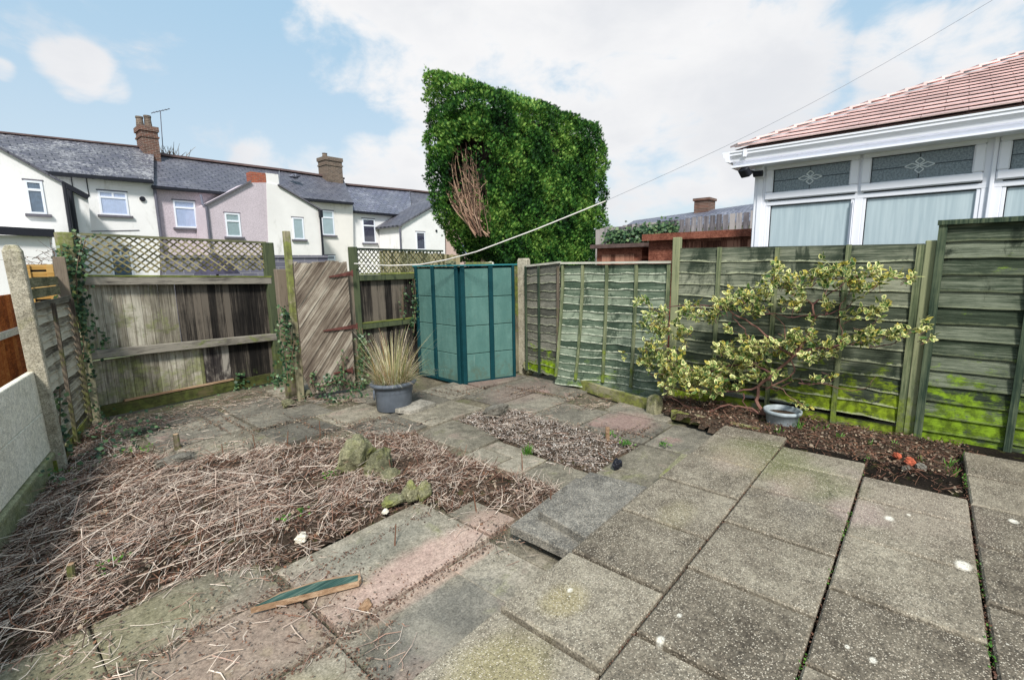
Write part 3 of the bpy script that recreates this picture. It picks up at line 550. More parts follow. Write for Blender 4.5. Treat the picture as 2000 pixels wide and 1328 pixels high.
# ================================================================== BACK-LEFT FENCE
A1 = G(170, 820); A2 = G(520, 745); FA, FB = (A1.x, A1.y), (A2.x, A2.y)
fdir = Vector((FB[0]-FA[0], FB[1]-FA[1], 0)); FL = fdir.length; fdir.normalize(); fn = Vector((fdir.y, -fdir.x, 0))  # fn points to the camera
def FP(x, y): return PP(x, y, FA, FB)
fence = thing('board_fence', Vector((FA[0], FA[1], 0))+fdir*FL/2, 'patchy grey and black board fence with lattice top, at the back left beside the gate', 'fence')
P0 = Vector((FA[0], FA[1], 0))
def fpt(u, z, o=0.): return P0+fdir*u+fn*o+Vector((0, 0, z))
def fu(x, y): p = FP(x, y); return (p-P0).dot(fdir), p.z
uL = fu(140, 600)[0]; uR = fu(530, 600)[0]; zr1 = fu(150, 548)[1]; zr1b = fu(510, 549)[1]; zm1 = fu(175, 692)[1]; zm1b = fu(500, 662)[1]
def vboards(mb, u0, u1, zb_, zt, wd, o, th=.018):
    u = u0
    while u < u1-.01:
        ww = min(wd*random.uniform(.93, 1.06), u1-u); t0 = random.uniform(-.004, .004)
        q = [fpt(u+.002, zb_+random.uniform(-.01, .01), o+t0), fpt(u+ww-.003, zb_+random.uniform(-.01, .01), o-t0), fpt(u+ww-.003, zt, o-t0), fpt(u+.002, zt, o+t0)]
        mb.prism(q, -fn*th); u += ww
us = fu(347, 600)[0]; us2 = fu(437, 720)[0]
m1 = MB(); vboards(m1, uL, us, zm1b+.02, zr1, .10, 0); vboards(m1, uL, us2-.25, .12, zm1b, .10, -.004)
m1.build('board_panel', M['fence_pale'], fence); m2 = MB(); vboards(m2, us, uR, zm1b+.02, zr1b, .10, .002); vboards(m2, us2+.10, uR, .1, zm1b, .10, -.002)
tag(m2.build('board_panel', M['fence_dark'], fence), 'black stained boards'); m3 = MB(); vboards(m3, us2-.25, us2+.10, .12, zm1b, .12, -.003); m3.build('board_panel', M['fence_mix'], fence)
m = MB(); m.beam(fpt(uL-.05, zr1, .05), fpt(uR, zr1b, .05), .07, .10, up=(0, 0, 1)); m.build('rail', M['rail'], fence, bev=.006)
m = MB(); m.beam(fpt(uL-.05, zr1+.062, .045), fpt(uR, zr1b+.062, .045), .09, .022); m.build('capping', M['mossy_cap'], fence)
m = MB(); m.beam(fpt(uL, zm1, .05), fpt(uR, zm1b, .05), .07, .11); m.build('rail', M['rail'], fence, bev=.006)
m = MB(); m.beam(fpt(uL, .07, .03), fpt(uR, .05, .03), .035, .15); m.build('gravel_board', M['gravel_brown'], fence)
m = MB(); m.beam(fpt(uL+.35, .155, .035), fpt(us2+.1, .15, .035), .045, .02); m.build('raw_edge', M['raw_wood'], fence)
zt1 = fu(150, 459)[1]; zt1b = fu(515, 476)[1]; zt0 = zr1+.075
def lattice(name, o0, ux, u0, u1, z0, z1a, z1b, sp, wd, mat, parent, nrm, th=.008, slope=1.):
    """diagonal laths in the plane through o0 along ux and z"""
    rect = [(u0, z0), (u1, z0), (u1, z1b), (u0, z1a)]
    for sg, off in ((1, .0), (-1, th+.001)):
        mb = MB(); span = (u1-u0)+(z1a-z0)/slope+1; k = -span
        while k < span:
            a = (u0+k, z0-.5*slope if sg > 0 else z0+1.5*slope); b = (u0+k+2, z0+1.5*slope if sg > 0 else z0-.5*slope)
            L = math.hypot(b[0]-a[0], b[1]-a[1]); nx, ny = -(b[1]-a[1])/L*wd/2, (b[0]-a[0])/L*wd/2
            pl = clip([(a[0]-nx, a[1]-ny), (b[0]-nx, b[1]-ny), (b[0]+nx, b[1]+ny), (a[0]+nx, a[1]+ny)], rect)
            if pl: mb.prism([o0+ux*p[0]+Vector((0, 0, p[1]))+nrm*off for p in pl], nrm*th)
            k += sp
        mb.build(name, mat, parent)
tr = fence
lattice('lattice_laths', P0+fn*.01, fdir, uL, uR-.02, zt0, zt1, zt1b, .098, .018, M['lattice'], fence, fn, slope=.8)
m = MB(); m.beam(fpt(uL, zt1+.012, .02), fpt(uR, zt1b+.012, .02), .035, .03); m.build('lattice_cap', M['lattice2'], fence)
def post(name, x0, x1, yt, base, mat, parent=None, plane=None, dep=.09, zb_=-.1, cap=None, label=None, cat='post', group=None):
    """square post between pixels x0..x1 at row yt, standing where plane says"""
    a, b = plane(x0, yt), plane(x1, yt); z = a.z; w_ = (Vector((a.x, a.y))-Vector((b.x, b.y))).length
    c = (a+b)/2; d = Vector((b.x-a.x, b.y-a.y, 0)).normalized(); n = Vector((d.y, -d.x, 0))
    c = Vector((c.x, c.y, 0))-n*dep/2; mb = MB()
    for zz, k in ((zb_, 1), (z-.03, 1), (z, .85 if cap else 1)):
        mb.v += [tuple(c+d*(sx*w_/2*k)+n*(sy*dep/2*k)+Vector((0, 0, zz))) for sx, sy in ((-1, -1), (1, -1), (1, 1), (-1, 1))]
    mb.f += [(0, 1, 2, 3), (11, 10, 9, 8)]+[((a_+1) % 4+k, a_+k, a_+k+4, (a_+1) % 4+k+4) for k in (0, 4) for a_ in range(4)]
    o = mb.build(name, mat, parent, None if parent else (c.x, c.y, 0), bev=.006)
    if label: tag(o, label, cat, group)
    return o
post('post', 109, 141, 453, None, M['post_old'], fence, plane=lambda x, y: PP(x, y, (FA[0]-.05, FA[1]-.14), (FB[0]-.05, FB[1]-.14)), dep=.1)
post('post', 510, 529, 474, None, M['post_dark'], fence, plane=lambda x, y: FP(x, y)+fn*.08, dep=.1)
# ================================================================== GATE
GY = 6.15
gz = lambda x, y: PY(x, y, GY)
gTL, gTR, gBR, gBL, gBC = gz(574, 512), gz(677, 510), gz(687, 760), gz(593, 738), gz(612, 770)
gate = thing('garden_gate', (gTR.x, GY, 0), 'weathered gate of diagonal boards hung on three rusty strap hinges', 'gate')
poly = [(gTL.x, gBL.z), (gTL.x+.10, gBC.z), (gTR.x, gBR.z), (gTR.x, gTR.z), (gTL.x, gTL.z)]
mb = MB(); k = -1.6; sl = math.tan(math.radians(51)); n0 = 0
while k < 3.2:
    wd = random.choice((.05, .056, .064)); x0 = gTL.x+k-2; dx = wd/math.sin(math.radians(51))
    st = [(x0, gBC.z-2*sl+0), (x0+dx, gBC.z-2*sl), (x0+dx+5, gBC.z+3*sl), (x0+5, gBC.z+3*sl)]
    jag = random.uniform(-.02, .012)
    pl = clip(st, [(p[0], p[1]+(jag if i > 2 else (-jag if i < 2 else 0))) for i, p in enumerate(poly)])
    if pl: mb.prism([(p[0], GY+random.uniform(-.003, .003), p[1]) for p in pl] if False else [(p[0], GY-.004*(n0 % 3), p[1]) for p in pl], (0, .02, 0))
    k += dx+.005; n0 += 1
mb.build('diagonal_boards', M['gate'], gate)
mb = MB(); mb.box(gTL.x+.0, gTL.x+.07, GY+.022, GY+.05, gBL.z+.05, gTL.z-.02); mb.box(gTR.x-.08, gTR.x, GY+.022, GY+.05, gBR.z, gTR.z-.02); mb.box(gTL.x+.07, gTR.x-.08, GY+.022, GY+.05, gTL.z-.2, gTL.z-.1); mb.box(gTL.x+.07, gTR.x-.08, GY+.022, GY+.05, .2, .3); mb.build('gate_frame', M['post_rough'], gate)
for (xa, ya, xb, yb) in ((641, 541, 686, 534), (630, 646, 695, 637), (650, 729, 686, 722)):
    a, b = gz(xa, ya), gz(xb, yb); mb = MB(); a.y = b.y = GY-.018
    mb.prism([a+Vector((0, 0, -.008)), b+Vector((0, 0, -.03)), b+Vector((0, 0, .03)), a+Vector((0, 0, .008))], (0, -.006, 0))
    mb.tube([b+Vector((0, -.01, -.045)), b+Vector((0, -.01, .045))], .012, 8)
    for q in (.25, .55, .85): c = a.lerp(b, q); mb.tube([c+Vector((0, -.006, 0)), c+Vector((0, -.012, 0))], .008, 7)
    mb.build('strap_hinge', M['rust'], gate)
pl66 = lambda x, y: PY(x, y, 6.55)
post('gate_post', 540, 574, 526, None, M['post_rough'], None, plane=pl66, dep=.1, label='broad rotten mossy gate post with ivy at its foot', group='posts around the gate')
post('gate_post', 555, 567, 451, None, M['post_old'], None, plane=lambda x, y: PY(x, y, 6.40), dep=.07, label='tall thin post standing above the gate at its left edge', group='posts around the gate')
post('gate_post', 579, 592, 600, None, M['post_old'], None, plane=lambda x, y: PY(x, y, 6.30), dep=.05, label='short pale closing post tight against the left edge of the gate', group='posts around the gate') if False else None
# fence behind the pot
F2Y = 6.32; f2 = lambda x, y: PY(x, y, F2Y)
fen2 = thing('lattice_fence', (f2(760, 700).x, F2Y, 0), 'dark board fence with fine lattice top between the gate and the green storage shed', 'fence')
xa, xb = f2(699, 600).x, f2(868, 600).x
ztp = f2(700, 488).z; ztpb = f2(862, 492).z; zlo = f2(705, 543).z; zmid = f2(720, 636).z
mb = MB(); u = xa
while u < xb+.5: mb.box(u+.002, u+.117, F2Y, F2Y+.018, .02, zlo); u += .12
mb.build('board_panel', M['fence_dark'], fen2)
for zz in (zlo, zmid): MB().beam((xa, F2Y-.03, zz), (xb+.5, F2Y-.03, zz-.01), .06, .085).build('rail', M['rail'] if False else M['post_dark'], fen2, bev=.005)
MB().beam((xa, F2Y-.03, zlo+.055), (xb+.4, F2Y-.03, zlo+.045), .07, .018).build('capping', M['mossy_cap'], fen2)
MB().beam((xa, F2Y-.03, zmid+.052), (xb, F2Y-.03, zmid+.042), .07, .014).build('moss_strip', M['mossy_cap'], fen2)
lattice('lattice_laths', Vector((0, F2Y, 0)), Vector((1, 0, 0)), xa, xb, zlo+.06, ztp, ztpb, .072, .014, M['lattice2'], fen2, Vector((0, -1, 0)), th=.006, slope=1.1)
MB().beam((xa, F2Y-.01, ztp+.012), (xb, F2Y-.01, ztpb+.012), .04, .03).build('lattice_cap', M['post_dark'], fen2)
post('hinge_post', 676, 689, 530, None, M['post_rough'], None, plane=lambda x, y: PY(x, y, GY+.09), dep=.07, label='brown hinge post between the diagonal gate and the dark green fence post', group='posts around the gate')
post('post', 685, 698, 482, None, M['post_dark'], fen2, plane=lambda x, y: PY(x, y, F2Y-.08), dep=.09)
# slatted bamboo-like screen behind the lattice
mb = MB(); p = PY(742, 489, 7.6); q = PY(898, 498, 7.6); x = p.x; i = 0
while x < q.x: zt = p.z+(q.z-p.z)*(x-p.x)/(q.x-p.x); mb.box(x, x+.045, 7.6, 7.62, -.1, zt+random.uniform(-.02, .02)); x += .062
o = mb.build('slat_screen', M['lattice'], None, ((p.x+q.x)/2, 7.6, 0)); tag(o, 'low screen of upright slats seen behind the fine lattice', 'fence')
# ================================================================== STORAGE SHED
b0, b1, b2 = G(822, 731), G(904, 751), G(1006, 737); b3 = b0+(b2-b1); HS = 1.765
cen = (b0+b2)/2
shed = thing('storage_shed', (cen.x, cen.y, 0), 'pale green plastic storage shed with dark teal trims in the back corner', 'shed')
mp = MB(); mt = MB()
def face(a, b, cols_, trims, rows=4):
    d = (b-a); L = d.length; d.normalize(); n = Vector((d.y, -d.x, 0))
    if n.dot(Vector((0, 0, 0))-a) < 0: n = -n
    prev = 0
    for c0, c1 in cols_:
        for r_ in range(rows):
            z0, z1 = .03+(HS-.06)*r_/rows, .03+(HS-.06)*(r_+1)/rows; g = .004
            q = [a+d*(L*c0)+Vector((0, 0, z0+g)), a+d*(L*c1)+Vector((0, 0, z0+g)), a+d*(L*c1)+Vector((0, 0, z1-g)), a+d*(L*c0)+Vector((0, 0, z1-g))]
            pn = MB(); pn.prism([v+n*.0 for v in q], n*.02); pn.build('wall_panel', M['shed_panel'], shed, bev=.006)
    for c0, c1 in trims:
        t_ = MB(); t_.prism([a+d*(L*c0)+n*.01, a+d*(L*c1)+n*.01, a+d*(L*c1)+n*.01+Vector((0, 0, HS)), a+d*(L*c0)+n*.01+Vector((0, 0, HS))], n*.03); t_.build('trim', M['shed_trim'], shed, bev=.006)
    t_ = MB(); t_.beam(a+n*.012+Vector((0, 0, .02)), b+n*.012+Vector((0, 0, .02)), .03, .045); t_.build('base_trim', M['shed_trim'], shed)
face(b0, b1, ((.06, .40), (.47, .93)), ((0, .06), (.40, .47), (.93, .995)))
face(b1, b2, ((.08, .51), (.59, .95)), ((.005, .08), (.51, .59), (.95, 1)))
mb = MB(); inn = [b0.lerp(cen, .03), b1.lerp(cen, .03), b2.lerp(cen, .03), b3.lerp(cen, .03)]; mb.prism([Vector((v.x, v.y, .01)) for v in inn], (0, 0, HS-.02)); mb.build('inner_wall', M['shed_trim'], shed)
lid = [v+(v-Vector((cen.x, cen.y, 0))).normalized()*.07+Vector((0, 0, HS)) for v in (b0, b1, b2, b3)]
mb = MB(); mb.prism(lid, (0, 0, .022)); mb.build('roof', M['shed_lid'], shed, bev=.006)
zt = HS+.022
def onlid(x, y): return G(x, y, zt)
def rock(name, c, rx, ry, rz, mat, label, cat='stone', group=None, rough=.25, seed=None, sub=4):
    import bmesh
    bm = bmesh.new(); bmesh.ops.create_icosphere(bm, subdivisions=sub, radius=1.); r = random.Random(seed or hash((round(c[0], 2), round(c[1], 2)))); ph = [r.uniform(0, 6.28) for _ in range(9)]
    cuts = [Vector((r.gauss(0, 1), r.gauss(0, 1), r.gauss(0, .8))).normalized() for _ in range(9)]
    import mathutils.noise as mn_
    for v in bm.verts:
        p = v.co.copy()
        for cN in cuts:
            e = p.dot(cN)-.74
            if e > 0: p -= cN*e
        f = 1+rough*.5*(math.sin(p.x*3.1+ph[0])*math.sin(p.y*3.7+ph[1])+.5*math.sin(p.z*6+p.x*5+ph[2])*math.sin(p.y*7+ph[3]))
        f *= 1+.16*mn_.fractal(v.co*2.6+Vector((ph[0], ph[1], ph[2])), .8, 2.1, 5)
        v.co = Vector((p.x*rx*f, p.y*ry*f, p.z*rz*f+rz*.6))
    me = bpy.data.meshes.new(name); bm.to_mesh(me); bm.free(); me.materials.append(mat)
    o = bpy.data.objects.new(name, me); COL.objects.link(o); o.location = c
    return tag(o, label, cat, group)
p = onlid(865, 519.5); c_ = shed.location
rock('brick_lump', (c_.x-.18, c_.y+.1, zt), .11, .08, .05, M['stone'], 'brown brick lump lying on the left of the storage shed roof', 'brick', seed=3)
mb = MB(); d_ = (b2-b1).normalized(); q_ = Vector((c_.x, c_.y, zt+.02)); mb.beam(q_-d_*.02+Vector((0, -.12, 0)), q_+d_*.44+Vector((0, -.02, 0)), .12, .035); o = mb.build('timber_offcut', M['post_old'], None, q_, bev=.004); tag(o, 'short timber offcut lying across the storage shed roof', 'timber')
rock('stone_lump', (c_.x+.42, c_.y-.2, zt), .06, .05, .03, M['stone_white'], 'small white lump at the right end of the storage shed roof', 'stone', seed=9)
# ================================================================== LEFT BOUNDARY
LA, LB = (-.063, 4.39), (.614, 6.73); ld = Vector((LB[0]-LA[0], LB[1]-LA[1], 0)).normalized(); ln = Vector((ld.y, -ld.x, 0))   # ln -> garden
LP = lambda x, y: PP(x, y, LA, LB); L0 = Vector((LA[0], LA[1], 0))
lu = lambda x, y: ((LP(x, y)-L0).dot(ld), LP(x, y).z)
def lpt(u, z, o=0): return L0+ld*u+ln*o+Vector((0, 0, z))
upost = (G(95, 925)-L0).dot(ld); zc = lu(60, 729)[1]; zc0 = lu(0, 760)[1]
wall = thing('concrete_panel_wall', lpt(0, 0), 'pale concrete panel wall at the left edge below the orange timber', 'wall')
nb = 2; zz0 = .22
for i in range(nb):
    za, zb_ = zz0+(zc-zz0)*i/nb, zz0+(zc-zz0)*(i+1)/nb; m = MB(); m.prism([lpt(-2.6, za+.004), lpt(upost-.02, za+.004), lpt(upost-.02, zb_), lpt(-2.6, zb_)], -ln*.05); m.build('panel', M['conc_wall'], wall, bev=.006)
m = MB(); m.prism([lpt(-2.6, -.05, .0), lpt(upost-.02, -.05, .0), lpt(upost-.02, .215, .0), lpt(-2.6, .215, .0)], -ln*.06); m.beam(lpt(-2.6, .19, .0), lpt(upost-.03, .19, .0), .05, .05); m.build('base_panel', M['conc_base'], wall, bev=.012)
# concrete post
pt = lu(12, 478)[1]
m = MB(); c = lpt(upost, 0, .02); w2, d2 = .036, .06; c0p = c
for zz, k in ((-.1, 1), (pt-.05, .96), (pt, .6)):
    c = c0p-ld*(.20*max(zz, 0)/1.8)
    m.v += [tuple(c+ld*(sx*w2*k)+ln*(sy*d2*k)+Vector((0, 0, zz))) for sx, sy in ((-1, -1), (1, -1), (1, 1), (-1, 1))]
m.f += [(0, 1, 2, 3), (11, 10, 9, 8)]+[((a_+1) % 4+k, a_+k, a_+k+4, (a_+1) % 4+k+4) for k in (0, 4) for a_ in range(4)]
o = m.build('concrete_post', M['conc_post'], None, (c.x, c.y, 0), bev=.008); tag(o, 'tall leaning concrete post where the pale wall meets the lapped panel', 'post')
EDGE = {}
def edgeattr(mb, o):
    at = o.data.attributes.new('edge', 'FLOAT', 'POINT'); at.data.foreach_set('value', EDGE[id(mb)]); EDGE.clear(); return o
def lap_boards(mb, pf, n, L, zt0, zt1, zb0, zb1, bow=lambda u, v: 0., seg=14, over=.18, lipo=.016, wav=.007, skip=()):
    """pf(u, z, o) -> point; boards overlap like a lapped panel"""
    for i in range(n):
        if i in skip: continue
        ph = random.uniform(0, 6.28); fr = random.uniform(3, 7); rows = []
        for s in range(seg+1):
            t = s/seg; u = t*L; zt_, zb_ = zt0+(zt1-zt0)*t, zb0+(zb1-zb0)*t; h = (zt_-zb_)/n
            z1 = zt_-h*i; z0 = z1-h*(1+over)+wav*math.sin(fr*t*3+ph)+wav*.6*math.sin(fr*t*9+ph*2); v1, v0 = i/n, (i+1)/n; b1_, b0_ = bow(t, v1), bow(t, v0)
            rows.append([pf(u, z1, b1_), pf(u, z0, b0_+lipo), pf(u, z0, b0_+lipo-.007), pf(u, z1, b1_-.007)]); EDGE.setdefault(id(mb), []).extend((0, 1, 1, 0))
        k = len(mb.v); mb.v += [tuple(p) for r_ in rows for p in r_]
        for s in range(seg):
            for j in range(4): mb.f.append((k+s*4+j, k+s*4+(j+1) % 4, k+(s+1)*4+(j+1) % 4, k+(s+1)*4+j))
        mb.f.append((k, k+1, k+2, k+3)); e = k+seg*4; mb.f.append((e+3, e+2, e+1, e))
lap = thing('lapped_panel', lpt(upost+.5, 0), 'bleached wavy lapped fence panel in the left corner beside the concrete post', 'fence panel')
uc = lu(140, 700)[0]+.25; zl0 = lu(56, 600)[1]; zl1 = lu(118, 584)[1]; uu = upost-.07
u56, u118 = lu(56, 600)[0], lu(118, 584)[0]; Lp = uc-uu
zA = zl0+(zl1-zl0)*(uu-u56)/(u118-u56); zB = zl0+(zl1-zl0)*(uc-u56)/(u118-u56)
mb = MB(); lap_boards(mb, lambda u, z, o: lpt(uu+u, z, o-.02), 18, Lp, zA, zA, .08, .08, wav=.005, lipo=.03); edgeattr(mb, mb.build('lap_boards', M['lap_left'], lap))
MB().beam(lpt(uu, zA+.0, .02), lpt(uc, zA+.0, .02), .03, .06).build('top_rail', M['cap_pale'] if False else M['lap_left'], lap)
for f in (.42, .93): MB().beam(lpt(uu+Lp*f, .1, .052), lpt(uu+Lp*f, zA, .052), .035, .03, up=ln).build('batten', M['post_rough'], lap)
m = MB(); m.beam(lpt(uu, .03, .0), lpt(uc, .05, .0), .05, .2); m.build('gravel_board', M['gravel_board'], lap)
# boards above the lapped panel
m = MB(); m.beam(lpt(uu, zA+.10, -.05), lpt(uc, zA+.10, -.05), .02, .09); m.beam(lpt(uu, zA+.20, -.055), lpt(uc, zA+.20, -.055), .02, .09); o = m.build('trim_boards', M['gravel_board'], None, lpt(uu, zA+.1)); tag(o, 'two narrow mossy boards fixed above the left lapped panel', 'boards')
cp = lpt(uc+.02, 0, -.02)
zq = FP(120, 560).z
m = MB(); m.box(cp.x-.05, cp.x+.05, cp.y-.05, cp.y+.05, -.1, 1.95); o = m.build('corner_post', M['post_rough'], None, (cp.x, cp.y, 0), bev=.006); tag(o, 'dark corner post wrapped in ivy between the left panel and board fence', 'post')
# neighbour's timber beyond the left boundary
LA2 = (LA[0]-ln.x*.9, LA[1]-ln.y*.9); LB2 = (LB[0]-ln.x*.9, LB[1]-ln.y*.9); Q0 = Vector((LA2[0], LA2[1], 0))
npt = lambda u, z, o=0: Q0+ld*u+ln*o+Vector((0, 0, z))
nf = thing('orange_fence', npt(1, 0), 'orange stained timber fence in the garden beyond the left wall', 'fence')
m = MB()
for i in range(70): m.prism([npt(-2.6+i*.16, -.1), npt(-2.6+i*.16+.15, -.1), npt(-2.6+i*.16+.15, 1.5), npt(-2.6+i*.16, 1.5)], -ln*.02)
m.build('boards', M['orange'], nf); MB().beam(npt(-2.6, 1.02, .03), npt(8, 1.02, .03), .05, .08).build('rail', M['conc_wall'], nf)
oy = 9.2; pa, pb = PY(38, 517, oy), PY(92, 560, oy)
oc = thing('ochre_screen', (pa.x, oy, 0), 'yellowish horizontal slat screen glimpsed behind the concrete post', 'screen')
m = MB(); zz = pa.z; k = 0
while zz > 0: m.box(pa.x-.02, pb.x+.1, oy, oy+.02, zz-.07, zz); zz -= .10; k += 1
m.build('slats', M['ochre'], oc); m = MB(); m.box(pa.x+.02, pa.x+.09, oy-.02, oy-.001, 0, pa.z); m.box(pb.x+.02, pb.x+.09, oy-.02, oy-.001, 0, pa.z); m.build('uprights', M['ochre'], oc)
m = MB(); m.box(pa.x-.02, pb.x+.1, oy+.03, oy+.05, 0, pa.z-.05); m.build('backing', M['black'], oc)
# ================================================================== RIGHT FENCE
RX = 5.78
rp = lambda x, y: PX(x, y, RX)
def rpf(y0): return lambda u, z, o: Vector((RX-o, y0-u, z))
def batt(parent, x, yt_, yb_, mat, o=.02, wd=.045, bow=None):
    a, b = rp(x, yt_), rp(x, yt_); m = MB(); Y_ = a.y
    zt_ = a.z; zb2 = yb_
    n = 8; P = []
    for i in range(n+1):
        v = i/n; z = zt_+(zb2-zt_)*v; off = o+(bow(0, v) if bow else 0); P.append(Vector((RX-off, Y_, z)))
    for i in range(n): m.beam(P[i], P[i+1]+(P[i+1]-P[i])*.0, wd, .022, up=(-1, 0, 0)) if not bow else None
    if bow:
        k = len(m.v)
        for p in P:
            for sy, sx in ((-1, 0), (1, 0), (1, 1), (-1, 1)): m.v.append((p.x-sx*.022, p.y+sy*wd/2, p.z))
        for i in range(n):
            for j in range(4): m.f.append((k+i*4+j, k+i*4+(j+1) % 4, k+(i+1)*4+(j+1) % 4, k+(i+1)*4+j))
        m.f.append((k+3, k+2, k+1, k)); e = k+n*4; m.f.append((e, e+1, e+2, e+3))
    else:
        m = MB(); m.beam(P[0], P[-1], wd, .022, up=(-1, 0, 0))
    return m.build('batten', mat, parent)
# far small panel
ca = G(1016, 736); pc = post('concrete_post', 1010, 1028, 505, None, M['conc_post'], None, plane=lambda x, y: PX(x, y, 5.98), dep=.10, cap=True, label='pale concrete fence post with a rounded top, just right of the storage shed', cat='post')
m = MB(); m.box(5.92, 5.98, PX(1007, 600, 5.95).y-.03, PX(1007, 600, 5.95).y+.05, 0, 1.75); o = m.build('timber_upright', M['post_old'], None); tag(o, 'thin beige upright squeezed between the storage shed and the concrete post', 'post')
yA, yB = PX(1029, 520, 5.95).y, rp(1093, 520).y
pan1 = thing('lapped_panel', (5.87, (yA+yB)/2, 0), 'narrow grey lapped panel with bright moss at its foot, beside the concrete post', 'fence panel', 'fence panels on the right boundary')
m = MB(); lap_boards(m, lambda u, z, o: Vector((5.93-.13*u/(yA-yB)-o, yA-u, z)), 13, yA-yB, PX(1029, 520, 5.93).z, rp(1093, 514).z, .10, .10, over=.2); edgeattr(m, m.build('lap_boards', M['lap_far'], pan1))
MB().beam((5.92, yA, PX(1029, 520, 5.93).z), (5.79, yB, rp(1093, 514).z+.01), .05, .03).build('capping', M['cap_pale'], pan1)
for fx in (.02, .42, .96):
    yy = yA+(yB-yA)*fx; xx = 5.93-.13*fx-.03; MB().beam((xx, yy, .06), (xx, yy, PX(1029, 518, 5.93).z-.02), .035, .022, up=(-1, 0, 0)).build('batten', M['batten_dark'] if fx < .9 else M['post_rough'], pan1)
# bowed panel
y0, y1 = rp(1098, 520).y, rp(1311, 520).y; L2 = y0-y1
bow = lambda t, v: .40*math.sin(math.pi*(.12+.86*(1-abs(t-.55)*.6)))*max(0, v-.12)**1.5*(.35+.65*math.sin(math.pi*min(1, .15+t*.85)))
pan2 = thing('lapped_panel', (RX, (y0+y1)/2, 0), 'faded green lapped panel bulging outward below a pale cap rail', 'fence panel', 'fence panels on the right boundary')
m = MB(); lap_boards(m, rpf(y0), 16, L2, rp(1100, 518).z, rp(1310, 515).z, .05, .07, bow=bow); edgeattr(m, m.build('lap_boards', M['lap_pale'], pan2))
MB().beam((RX-.02, y0, rp(1100, 514).z), (RX-.02, y1, rp(1310, 512).z), .06, .028).build('capping', M['cap_pale'], pan2)
for x in (1101, 1140, 1187, 1245, 1308):
    t = (y0-rp(x, 520).y)/L2; batt(pan2, x, 517, .14, M['batten'], .014, .04, bow=(lambda tt: (lambda _, v: bow(tt, v)))(t))
gb0, gb1 = G(1094, 746), G(1268, 800)
m = MB(); m.beam((gb0.x, gb0.y, .06), ((gb0.x+gb1.x)/2-.02, (gb0.y+gb1.y)/2, .06), .05, .15); m.beam(((gb0.x+gb1.x)/2-.02, (gb0.y+gb1.y)/2, .055), (gb1.x, gb1.y, .055), .05, .15); o = m.build('gravel_board', M['gravel_board'], None, ((gb0.x+gb1.x)/2, (gb0.y+gb1.y)/2, 0), bev=.005); tag(o, 'mossy plank edging along the foot of the bulging green panel', 'plank')
# wide panel
y2, y3 = rp(1321, 490).y, rp(1806, 480).y; L3 = y2-y3; z3a, z3b = rp(1325, 485).z, rp(1806, 476).z
post('fence_post', 1314, 1328, 464, None, M['batten'], None, plane=lambda x, y: PX(x, y, RX-.03), dep=.08, label='mossy wooden post rising above the joint of the two green panels', group='wooden posts of the right fence')
pan3 = thing('lapped_panel', (RX, (y2+y3)/2, 0), 'wide green lapped panel behind the variegated shrub with a gap low down', 'fence panel', 'fence panels on the right boundary')
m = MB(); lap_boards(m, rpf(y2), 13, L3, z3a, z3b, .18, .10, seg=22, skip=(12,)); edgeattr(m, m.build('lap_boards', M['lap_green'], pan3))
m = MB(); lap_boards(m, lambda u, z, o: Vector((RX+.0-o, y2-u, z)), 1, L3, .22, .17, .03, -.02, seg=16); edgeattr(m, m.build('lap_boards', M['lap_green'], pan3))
for x, yt in ((1407, 483), (1520, 483), (1659, 478), (1800, 478)): batt(pan3, x, yt, .0, M['batten'], .02, .045 if x < 1700 else .06)
post('fence_post', 1808, 1831, 470, None, M['batten'], None, plane=lambda x, y: PX(x, y, RX-.04), dep=.09, label='mossy wooden post beside the tall dark panel on the right', group='wooden posts of the right fence')
# tall panel
y4 = rp(1834, 440).y; L4 = 1.83; z4 = rp(1836, 436).z
pan4 = thing('lapped_panel', (RX-.02, y4-L4/2, 0), 'tall dark green lapped panel at the right edge, moss patched at its foot', 'fence panel', 'fence panels on the right boundary')
m = MB(); lap_boards(m, lambda u, z, o: Vector((RX-.03-o, y4-u, z)), 14, L4, z4-.005, z4-.005, .07, .07, seg=14, over=.12, lipo=.024, wav=.003); edgeattr(m, m.build('lap_boards', M['lap_right'], pan4))
for yy, wd in ((y4-.03, .06), (y4-.62, .05), (y4-1.2, .05), (y4-1.8, .06)): MB().beam((RX-.065, yy, .02), (RX-.065, yy, z4), wd, .025, up=(-1, 0, 0)).build('batten', M['batten_dark'], pan4)
MB().beam((RX-.06, y4+.01, z4+.0), (RX-.06, y4-L4, z4+.0), .07, .04).build('capping', M['batten_dark'], pan4)
MB().beam((RX-.06, y4+.01, .04), (RX-.06, y4-L4, .04), .05, .06).build('bottom_rail', M['gravel_board'], pan4)
m = MB(); a, b = G(1312, 812, .03), G(1432, 838, .06); m.beam((a.x, a.y, .05), (b.x, b.y-.25, .07), .06, .11); o = m.build('edging_sleeper', M['gravel_board'], None, (a.x, a.y, 0), bev=.008); tag(o, 'green mossy timber lying at the fence foot under the shrub', 'timber')
